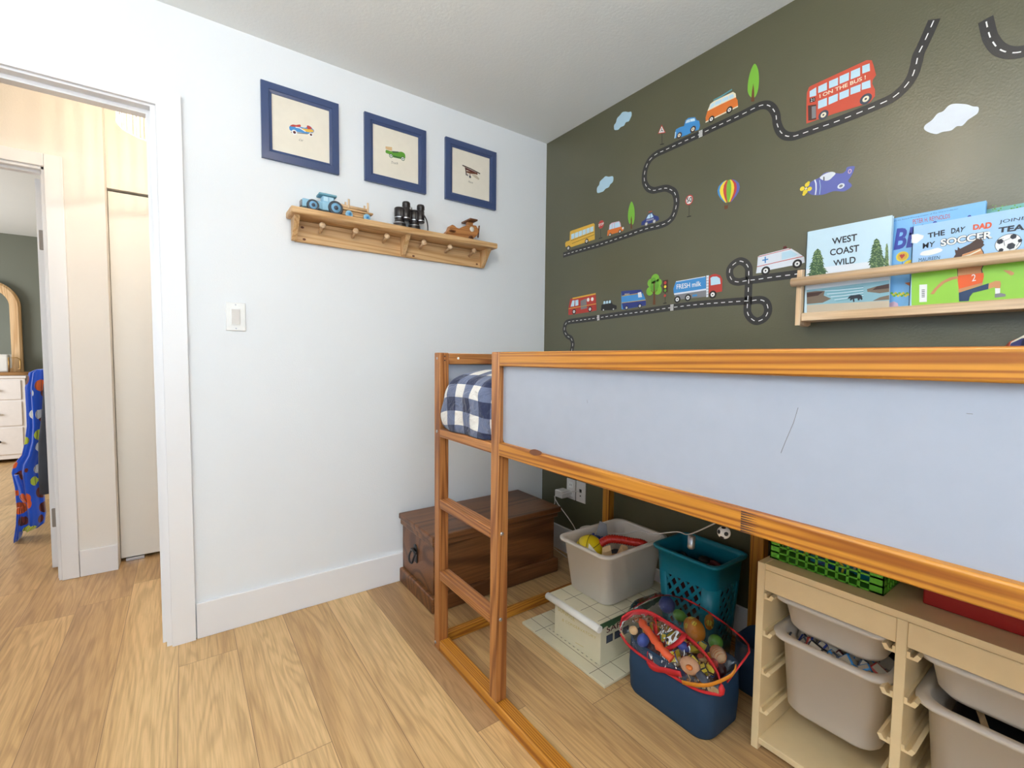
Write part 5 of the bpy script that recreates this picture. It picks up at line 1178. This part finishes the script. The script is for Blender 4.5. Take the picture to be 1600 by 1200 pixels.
# clear vinyl zip lid: front lens, zip band, bulging back panel with thin red piping
def curve3(pts, n): 
    q = [Vector(v) for v in crom([tuple(v) for v in pts], closed=False, n=8)]; ln = [0]
    for a_, b_ in zip(q, q[1:]): ln.append(ln[-1]+(b_-a_).length)
    out = []
    for k in range(n+1):
        t = ln[-1]*k/n
        for i_ in range(len(q)-1):
            if ln[i_+1] >= t-1e-9: out.append(q[i_].lerp(q[i_+1], (t-ln[i_])/max(1e-9, ln[i_+1]-ln[i_]))); break
    return out
def ribbon(b, pts, wv, th, m):
    rg = []
    for i_, p in enumerate(pts):
        d = (pts[min(i_+1, len(pts)-1)]-pts[max(i_-1, 0)]).normalized(); s_ = (Vector(wv)-d*Vector(wv).dot(d)); n_ = d.cross(s_).normalized()*th/2
        rg.append([p+s_/2+n_, p+s_/2-n_, p-s_/2-n_, p-s_/2+n_])
    b.rings(rg, m, True, True)
bandp = curve3([at(970, 988, 'y', -.59), at(972, 968, 'y', -.57), at(990, 957, 'y', -.53), at(1012, 957, 'y', -.51), at(1040, 972, 'y', -.51), at(1066, 990, 'y', -.53), at(1092, 1012, 'y', -.55), at(1113, 1038, 'y', -.57), at(1126, 1064, 'y', -.59), at(1126, 1084, 'y', -.605)], 22)
frontp = curve3([at(970, 990, 'y', -.592), at(982, 1008, 'y', -.603), at(1010, 1030, 'y', -.605), at(1050, 1056, 'y', -.606), at(1090, 1078, 'y', -.607), at(1126, 1086, 'y', -.607)], 22)
backp = curve3([at(990, 950, 'y', -.50), at(1010, 938, 'y', -.44), at(1036, 930, 'y', -.42), at(1070, 936, 'y', -.42), at(1105, 955, 'y', -.42), at(1140, 980, 'y', -.44), at(1166, 1003, 'y', -.47), at(1171, 1018, 'y', -.50), at(1160, 1034, 'y', -.54), at(1136, 1066, 'y', -.58)], 22)
w = B()
w.rings([[frontp[k].lerp(bandp[k], t)+Vector((0, -.010, .012))*math.sin(math.pi*t)+Vector((0, 0, .003*math.sin(k*2.3+5*t))) for k in range(23)] for t in [i_/6 for i_ in range(7)]], m_clear, False, False, closed=False)
w.rings([[bandp[k].lerp(backp[k], t)+Vector((0, 0, .030))*math.sin(math.pi*t)+Vector((0, 0, .004*math.sin(k*1.9+7*t))) for k in range(23)] for t in [i_/8 for i_ in range(9)]], m_clear, False, False, closed=False)
w.build('clear_lid', tt)
w = B(); w.tube(backp, .0028, 'strap_red', n=6); w.tube(frontp, .0045, 'strap_red', n=6); w.build('piping', tt, label='thin red piping')
w = B(); ribbon(w, bandp, (.004, -.010, .022), .003, 'strap_red'); w.build('zip_band', tt, label='wide red zip band')
q = curve3([at(x, y, 'y', yy) for x, y, yy in [(1022, 966, -.515), (1026, 990, -.55), (1036, 1012, -.575), (1050, 1010, -.575), (1064, 1000, -.56), (1070, 990, -.54)]], 14)
w = B(); ribbon(w, q, (.020, -.004, .004), .003, 'strap_red'); w.build('handle', tt)
q = curve3([at(x, y, 'y', -.612) for x, y in [(1012, 1018), (1012, 1034), (1022, 1044), (1042, 1048), (1064, 1054)]], 14)
w = B(); ribbon(w, q, (0, 0, .018), .003, 'strap_red'); w.build('handle', tt)
q = curve3([at(x, y, 'y', yy) for x, y, yy in [(1066, 1066, -.612), (1088, 1070, -.613), (1108, 1070, -.613), (1130, 1062, -.61), (1146, 1052, -.60), (1150, 1040, -.58)]], 14)
w = B(); ribbon(w, q, (0, 0, .012), .003, 'toy_orange'); w.build('strap', tt, label='orange strap')
p = at(1128, 1070, 'y', -.612); B().lathe([(.003, 0), (.009, -.012), (.007, -.026), (.001, -.032)], p, 'strap_red', n=12).build('zip_pull', tt)
# toys inside the tote
def toy(name, c, r, m, label, rot=None): return tag(B().ell(c, r, m, seg=20, rot=rot).build(name), label, 'toy')
m_gir = spots('plush_orange_spotted', (206, 128, 26), [(232, 206, 70), (232, 206, 70)], 34, .36, .6)
def T(px, py, z): return at(px, py, 'z', z)
toy('plush_toy', T(1085, 983, .235), (.045, .032, .032), m_gir, 'orange plush toy with yellow spots under the clear lid of the tote', Euler((0, .2, -.5)))
toy('toy_ball', T(1118, 1003, .215), .023, 'toy_green', 'green plastic ball on the right inside the tote')
toy('toy_ball', T(1062, 962, .215), (.026, .02, .02), 'toy_green', 'green toy behind the orange spotted plush in the tote')
toy('toy_ball', T(1042, 945, .215), .030, 'toy_blue', 'dark blue ball at the back left inside the tote')
w = B(); cc = T(1122, 1022, .210); w.ell(cc, (.030, .022, .022), 'toy_cream', rot=Euler((0, 0, -.6)))
for k in range(-3, 4): w.lathe([(.0225*math.sqrt(max(.05, 1-(k*.25)**2))+.0005, -.0015), (.0225*math.sqrt(max(.05, 1-(k*.25)**2))+.001, .0015)], cc+Vector((.0075*k*.8, -.0075*k*.55, 0)), 'orange', axis=(.8, -.55, 0), cap0=False, cap1=False)
tag(w.build('plush_toy'), 'tan and orange striped soft toy at the right of the tote', 'toy')
toy('doll_head', T(1078, 1040, .215), (.030, .025, .024), 'toy_tan', 'peach coloured toy head at the front of the tote')
toy('toy_ball', T(1077, 1043, .238), (.010, .009, .007), 'orange', 'small orange toy lying on the peach toy head')
toy('toy_block', T(1005, 1000, .20), (.018, .024, .022), 'toy_blue', 'blue toy at the left end of the tote')
toy('toy_block', T(1068, 1010, .235), (.022, .015, .014), 'navy', 'navy toy in the middle of the tote', Euler((.4, .3, .5)))
w = B(); w.tube([Vector(v) for v in crom([tuple(T(*v)) for v in [(997, 965, .22), (1012, 985, .235), (1030, 1010, .235), (1050, 1030, .22)]], closed=False)], lambda t: .012+.003*math.sin(t*40), 'dad', n=12)
tag(w.build('toy_train'), 'red and orange toy curving along the left side of the tote', 'toy')
toy('toy_block', T(990, 985, .205), (.016, .014, .014), 'toy_cream', 'cream toy in the left corner of the tote')
toy('toy_block', T(1097, 1058, .205), (.028, .014, .012), 'slate', 'dark crinkled toy at the front right of the tote', Euler((0, 0, -.4)))
toy('toy_block', T(1108, 972, .215), (.016, .016, .028), m_gir, 'spotted orange neck of a toy behind the green ball in the tote')
w = B().box((1.21, -.575, .02), (1.46, -.415, .17), 'maroon', .03, 3); tag(w.build('toy_pile'), 'toys filling the inside of the navy tote', 'toys', kind='stuff')
w = B(); rnd = random.Random(21)
for k in range(46):
    c_ = (rnd.uniform(1.21, 1.46), rnd.uniform(-.57, -.42), rnd.uniform(.172, .20)); s3 = [rnd.uniform(.008, .020) for _ in range(3)]
    if k % 2: w.ell(c_, s3, rnd.choice(['toy_blue', 'slate', 'toy_cream', 'red', 'toy_orange', 'maroon', 'white']), seg=10, rot=Euler((k, k*.7, k*1.3)))
    else: w.box([c_[i]-s3[i] for i in range(3)], [c_[i]+s3[i] for i in range(3)], rnd.choice(['navy', 'black', 'maroon', 'toy_tan', 'yellow', 'teal']), .003, rot=Euler((k, k*.7, k*1.3)))
tag(w.build('toy_pile'), 'jumble of small mixed toys at the mouth of the navy tote', 'toys', kind='stuff')
t2 = tote(1.462, -.200, .155, .17, .17, 0, 'second navy fabric bag in the gap between the tote and the white storage unit')
# =================================================================== STORAGE UNIT
un = thing('storage_unit', 'cream-white storage unit with slide-in bins under the bed', 'storage unit', (2.055, -.27, 0))
SX0, SX1, SY0, SY1, SZ = 1.560, 2.550, -.480, -.045, .560
TW = .0205
xs = [SX0, 1.8800, 2.2100, SX1-TW]
for i, x in enumerate(xs): B().box((x, SY0, .001), (x+TW, SY1, SZ-(0 if i in (0, 3) else .017)), 'unit_white', .002).build('side_panel' if i in (0, 3) else 'divider', un)
B().box((SX0+TW, SY0+.004, SZ-.018), (SX1-TW, SY1, SZ-.0005), 'unit_white', .001).build('top', un)
for a_, b_ in zip(xs, xs[1:]):
    B().box((a_+TW, SY0+.002, SZ-.078), (b_, SY0+.016, SZ-.0185), 'unit_white', .002).build('front_rail', un)
B().box((SX0+TW, SY0+.002, .02), (SX1-TW, SY1, .038), 'unit_white', .002).build('bottom', un)
B().box((SX0+TW, SY1-.006, .04), (SX1-TW, SY1, SZ-.02), 'unit_white').build('back_panel', un)
RZ = (.470, .360, .245, .130)
for a_, b_ in zip(xs, xs[1:]):
    for z in RZ:
        for s_, xx in ((1, a_+TW), (-1, b_)):
            w = B(); P = [(0, 0), (.020, .000), (.026, .012), (.018, .016), (.012, .006), (.006, .006), (.006, .016), (0, .016)]
            w.prism([(xx+s_*u, SY0+.004, z-.014+v) for u, v in P], (0, .40, 0), 'unit_white'); w.build('bin_runner', un)
def tray(x0, x1, zt, h, cov, label, yf=SY0+.012, open_=False):
    t = thing('storage_bin', label, 'storage bin', ((x0+x1)/2, SY0+.2, zt-h), 'milky bins slid into the storage unit')
    cx_ = (x0+x1)/2; d = .40; cy_ = yf+d/2; w_ = x1-x0
    b = B(); R = lambda k, z, ex=0, r=.05: rrect(cx_, cy_, (w_-.032)*k+ex, (d-.032)*k+ex, r, z, 7)
    b.rings([R(.80, zt-h, r=.045), R(.88, zt-h+.015), R(.97, zt-.013), R(.97, zt-.013, .002), R(1, zt-.010, .030, .05), R(1, zt, .030, .05), R(.97, zt, -.002), R(.96, zt-.008, -.006), R(.875, zt-h+.017, -.006), R(.79, zt-h+.005, -.006, .045)], m_milky, True, True)
    b.build('body', t); return t
iw0, iw1 = xs[0]+TW+.007, xs[1]-.007; jw0, jw1 = xs[1]+TW+.007, xs[2]-.007
tray(iw0, iw1, .473, .10, 0, 'shallow milky bin in the top slot of the left column of the unit')
tray(iw0, iw1, .363, .23, 0, 'deep milky bin full of toys in the left column of the unit')
tray(jw0, jw1, .473, .10, 0, 'shallow milky bin in the top slot of the right-hand column in view')
tray(jw0, jw1, .363, .23, 0, 'deep milky bin below the shallow one in the right-hand column in view')
tray(xs[2]+TW+.007, xs[3]-.007, .473, .10, 0, 'shallow milky bin in the far right column of the unit')
# contents of bins
w = B(); w.ell((1.69, -.40, .408), (.024, .024, .024), 'yellow_spot'); tag(w.build('toy_ball'), 'yellow ball showing through the shallow left bin, right one of two', 'toy')
w = B(); w.ell((1.655, -.42, .420), (.020, .014, .018), 'toy_cream'); tag(w.build('toy_ball'), 'pale yellow ball showing through the shallow left bin, left one of two', 'toy')
rnd = random.Random(12)
def bits(n_, x0, x1, z, cs, label, y0=-.405, y1=-.30):
    w = B()
    for k in range(n_):
        c_ = (x0+(x1-x0)*(k+.5)/n_+rnd.uniform(-.01, .01), rnd.uniform(y0, y1), z+rnd.uniform(-.012, .008)); s_ = [rnd.uniform(.008, .024) for _ in range(3)]
        w.box([c_[i]-s_[i] for i in range(3)], [c_[i]+s_[i] for i in range(3)], rnd.choice(cs), .004, 2, rot=Euler((rnd.random(), rnd.random(), rnd.random()*3)))
    return tag(w.build('toy_pile'), label, 'toys', kind='stuff')
bits(34, iw0+.04, iw1-.04, .325, ['navy', 'black', 'maroon', 'slate', 'sand', 'red', 'blue', 'hair_print'], 'small toys heaped in the deep bin of the left column')
B().box((iw0+.045, -.42, .16), (iw1-.045, -.14, .31), 'maroon', .02).build('toy_pile'); o = bpy.data.objects[-1] if False else None
for o in bpy.data.objects:
    if o.parent is None and o.name.startswith('toy_pile') and 'label' not in o: tag(o, 'reddish toys filling the lower part of the deep left bin', 'toys', kind='stuff')
w = B().box((jw0+.045, -.42, .16), (jw1-.045, -.14, .30), 'black', .02); tag(w.build('toy_pile'), 'dark toys filling the deep bin of the right-hand column', 'toys', kind='stuff')
w = B().box((jw0+.085, -.40, .325), (jw0+.097, -.22, .331), LPINE['y'], .001, rot=Euler((0, 0, .3))); tag(w.build('wooden_rod'), 'thin wooden stick lying in the deep right-hand bin', 'toy')
# --- green crate with toys on top
gc = thing('toy_crate', 'bright green plastic lattice crate on the storage unit under the bed', 'crate', (1.70, -.35, SZ))
gx0, gx1, gy0, gy1, gz0, gz1 = 1.570, 1.838, -.425, -.20, SZ+.001, SZ+.082
w = B(); 
for (p, q) in (((gx0, gy0), (gx1, gy0)), ((gx1, gy0), (gx1, gy1)), ((gx0, gy1), (gx1, gy1)), ((gx0, gy0), (gx0, gy1))):
    L_ = math.hypot(q[0]-p[0], q[1]-p[1]); n_ = 9; dx, dy = (q[0]-p[0]), (q[1]-p[1])
    def seg(t0, t1, z0, z1):
        a_ = Vector((p[0]+dx*t0, p[1]+dy*t0, z0)); b_ = Vector((p[0]+dx*t1, p[1]+dy*t1, z1))
        lo = Vector((min(a_.x, b_.x)-.0015, min(a_.y, b_.y)-.0015, z0)); hi = Vector((max(a_.x, b_.x)+.0015, max(a_.y, b_.y)+.0015, z1)); w.box(lo, hi, 'crate_green')
    seg(0, .085, gz0, gz1); seg(.90, 1, gz0, gz1)
    for k in range(1, n_): seg(.085+k*.815/n_-.006, .085+k*.815/n_+.006, gz0, gz1)
    for z in (gz0, gz0+.019, gz0+.038, gz0+.057, gz1-.006): seg(0, 1, z, z+.0045)
w.build('lattice', gc); B().box((gx0, gy0, gz0), (gx1, gy1, gz0+.003), 'crate_green').build('bottom', gc)
bits(40, gx0+.03, gx1-.03, SZ+.035, ['black', 'navy', 'yellow', 'toy_green', 'sand', 'hair_print', 'teal'], 'small mixed toys inside the green lattice crate', -.395, -.24)
rb = thing('storage_box', 'dark red plastic box on the storage unit beside the green crate', 'box', (2.10, -.25, SZ))
B().box((1.905, -.390, SZ+.001), (2.40, -.08, SZ+.055), 'lid_red', .004).build('body', rb)
B().box((1.872, -.400, SZ+.055), (2.43, -.07, SZ+.085), 'lid_red', .004).build('lid', rb)
# =================================================================== FAIRY LIGHTS
fl = thing('string_light', 'white string light cord sagging above the bin and basket', 'string light', (1.1, -.28, .45))
ln = [at(940, 832, 'y', -.28), at(975, 834, 'y', -.28), at(1000, 829, 'y', -.30), at(1020, 834, 'y', -.32), at(1058, 831, 'y', -.34), at(1076, 835, 'y', -.36), at(1112, 820, 'y', -.45), at(1150, 800, 'y', -.60), at(1170, 770, 'y', -.80)]
B().tube([Vector(v) for v in crom([tuple(v) for v in ln], closed=False)], .0022, 'plug_white', n=6).build('cord', fl)
p = at(1081, 836, 'y', -.36); w = B(); w.lathe([(.006, 0), (.013, -.004), (.013, -.036), (.014, -.044), (.009, -.050), (.001, -.050)], p, 'steel', axis=(0, .05, 1), n=16); w.build('bulb_holder', fl)
p = at(1131, 832, 'y', -.52)
sb = thing('soccer_ball_charm', 'small white and black football charm hanging under the bed rail', 'ornament', p)
w = B(); r_ = .0185; w.ell(p, r_, 'white', seg=28)
for v in ((-.4, -.9, .2), (.75, -.6, .1), (.1, -.75, -.7), (.1, -.3, .95), (-.95, .2, .1), (.6, .8, .1), (-.3, .8, .5)):
    d = Vector(v).normalized(); w.lathe([(.0068, r_*.915), (.0062, r_*.955), (.001, r_*1.01)], p, 'black', axis=d, n=10)
w.build('ball', sb); B().tube([p+Vector((0, 0, r_)), Vector((p.x, p.y, .8575))], .0008, 'white', n=5).build('cord', sb)
# white oval lid standing behind the bin
w = B(); w.lathe([(.050, 0), (.052, .004), (.040, .010), (.001, .012)], (.50, -.085, .235), m_milky, n=28)
w.cyl((.50, -.085, .001), (.50, -.085, .235), .028, m_milky, n=20); tag(w.build('jar'), 'milky plastic jar with a wide lid behind the bin, by the skirting', 'jar')
# =================================================================== ROBE
def robe():
    t = thing('bathrobe', 'child bathrobe in blue fleece with sports balls hanging from the bedroom door knob', 'bathrobe', (-1.80, -2.50, .10))
    import mathutils
    def drape(outl, zs_, m, name, seed, y_c):
        b = B(); rg = []
        for k, (px0, px1, py) in enumerate(outl):
            a_ = at(px0, py, 'x', -1.80); b_ = at(px1, py, 'x', -1.80); cy_ = (a_.y+b_.y)/2; hw = abs(b_.y-a_.y)/2; z = a_.z; ring = []
            n_ = 40
            for i in range(n_):
                th = 2*math.pi*i/n_; fold = 1+.28*math.sin(5*th+seed+z*2)+.14*math.sin(11*th+z*4)
                ring.append(Vector((-1.80+.060*fold*math.cos(th), cy_+hw*math.sin(th)*(.94+.06*fold), z)))
            rg.append(ring)
        b.rings(rg, m, True, True); b.build(name, t)
    drape([(58, 70, 577), (46, 76, 582), (40, 77, 605), (42, 77, 640), (43, 77, 665), (40, 76, 690), (35, 70, 710), (22, 68, 725), (19, 67, 738), (24, 67, 760), (26, 70, 785), (28, 72, 805), (30, 70, 822), (30, 60, 828)], None, m_robe, 'robe_body', 0, 0)
    drape([(21, 42, 740), (27, 50, 760), (28, 55, 775), (34, 58, 782)], None, m_robe, 'sleeve', 2, 0)
    drape([(29, 38, 790), (28, 36, 815), (26, 34, 828), (24, 33, 838), (25, 31, 843)], None, m_robe, 'sleeve', 3, 0)
robe()
gm = B(); rg = []
for px0, px1, py in ((68, 80, 600), (66, 82, 640), (60, 82, 690), (60, 82, 740), (62, 82, 772)):
    a_ = at(px0, py, 'x', -1.70); b_ = at(px1, py, 'x', -1.70); rg.append([Vector((-1.70+.03*math.cos(t), min(-2.412, (a_.y+b_.y)/2+abs(a_.y-b_.y)/2*math.sin(t)*(1+.1*math.sin(5*t))), a_.z)) for t in [2*math.pi*i/24 for i in range(24)]])
gm.rings(rg, m_robe2); tag(gm.build('garment'), 'charcoal grey garment hanging between the blue bathrobe and the open door', 'garment')
# =================================================================== DRESSER, MIRROR
dr = thing('dresser', 'white chest of drawers against the sage wall of the far bedroom', 'dresser', (-4.9, -3.75, 0))
dy1, dy0 = -3.165, -4.40
B().box((-5.09, dy0, .04), (-4.715, dy1-.004, .885), 'dresser_white', .003).build('body', dr)
B().box((-5.09, dy0-.01, .885), (-4.700, dy1+.008, .912), 'dresser_white', .004).build('top', dr)
for z0, z1 in ((.665, .865), (.39, .645), (.09, .37)):
    for y0, y1 in ((dy0+.03, -3.80), (-3.785, dy1-.035)):
        d_ = B().box((-4.717, y0, z0), (-4.705, y1, z1), 'dresser_white', .003).build('drawer', dr)
        for yy in ((y0+y1)/2-.18, (y0+y1)/2+.18 if y1 < -3.5 else y1-.17): B().lathe([(.008, 0), (.007, .015), (.014, .02), (.012, .028), (.001, .03)], (-4.705, yy, (z0+z1)/2), 'iron', axis=(1, 0, 0), n=14).build('knob', d_)
for y in (dy0+.03, dy1-.035):
    for x in (-5.06, -4.75): B().box((x-.02, y-.02, .001), (x+.02, y+.02, .04), 'dresser_white').build('leg', dr)
mi = thing('arched_mirror', 'arched wood-framed mirror leaning on the dresser in the far bedroom', 'mirror', (-5.0, -3.50, .913))
my1 = -3.238; mr = .25; mcy = my1-mr; mzc = 1.655; 
def arch(r, zb, n_=20): return [(mcy+r, zb)]+[(mcy+r*math.cos(t), mzc+r*1.08*math.sin(t)) for t in [math.pi*k/n_ for k in range(n_+1)]]+[(mcy-r, zb)]
o_, i_ = arch(mr, .914), arch(mr-.085, .985)
w = B(); xf, xb = -5.03, -5.06
V1 = [w.bm.verts.new((xf, y, z)) for y, z in o_]; V2 = [w.bm.verts.new((xf+.012, y*1, z)) for y, z in arch(mr-.02, .93)]; V3 = [w.bm.verts.new((xf+.004, y, z)) for y, z in i_]; V0 = [w.bm.verts.new((xb, y, z)) for y, z in o_]
fs = []
for Aq, Bq in ((V0, V1), (V1, V2), (V2, V3)):
    for k in range(len(Aq)): fs.append(w.bm.faces.new((Aq[k], Aq[(k+1) % len(Aq)], Bq[(k+1) % len(Bq)], Bq[k])))
w._set(fs, LPINE['z']); w.build('frame', mi)
w = B(); w.prism([(xf-.002, y, z) for y, z in arch(mr-.084, .984)], (-.01, 0, 0), 'mirror_silver'); w.build('glass', mi)
tr = thing('rattan_tray', 'woven rattan tray with brass handle on the far dresser', 'tray', (-4.86, -3.40, .913))
w = B()
for k in range(5): w.tube([Vector(p) for p in crom([(-4.95, -3.62, .919+k*.006), (-4.78, -3.62, .919+k*.006), (-4.78, -3.18, .919+k*.006), (-4.95, -3.18, .919+k*.006)], n=6)], .0035, 'rattan', n=6)
w.build('rim', tr); B().box((-4.95, -3.62, .914), (-4.78, -3.18, .918), 'rattan').build('bottom', tr)
B().tube([(-4.80, -3.30, .94), (-4.80, -3.30, 1.10), (-4.80, -3.235, 1.10), (-4.80, -3.215, 1.08), (-4.80, -3.215, .985), (-4.80, -3.235, .975)], .005, 'brass', n=8).build('handle', tr)
w = B().box((-4.90, -3.50, .945), (-4.83, -3.305, 1.135), 'linen', .02, 4); tag(w.build('folded_cloth'), 'white linen cloth standing in the rattan tray on the dresser', 'cloth')
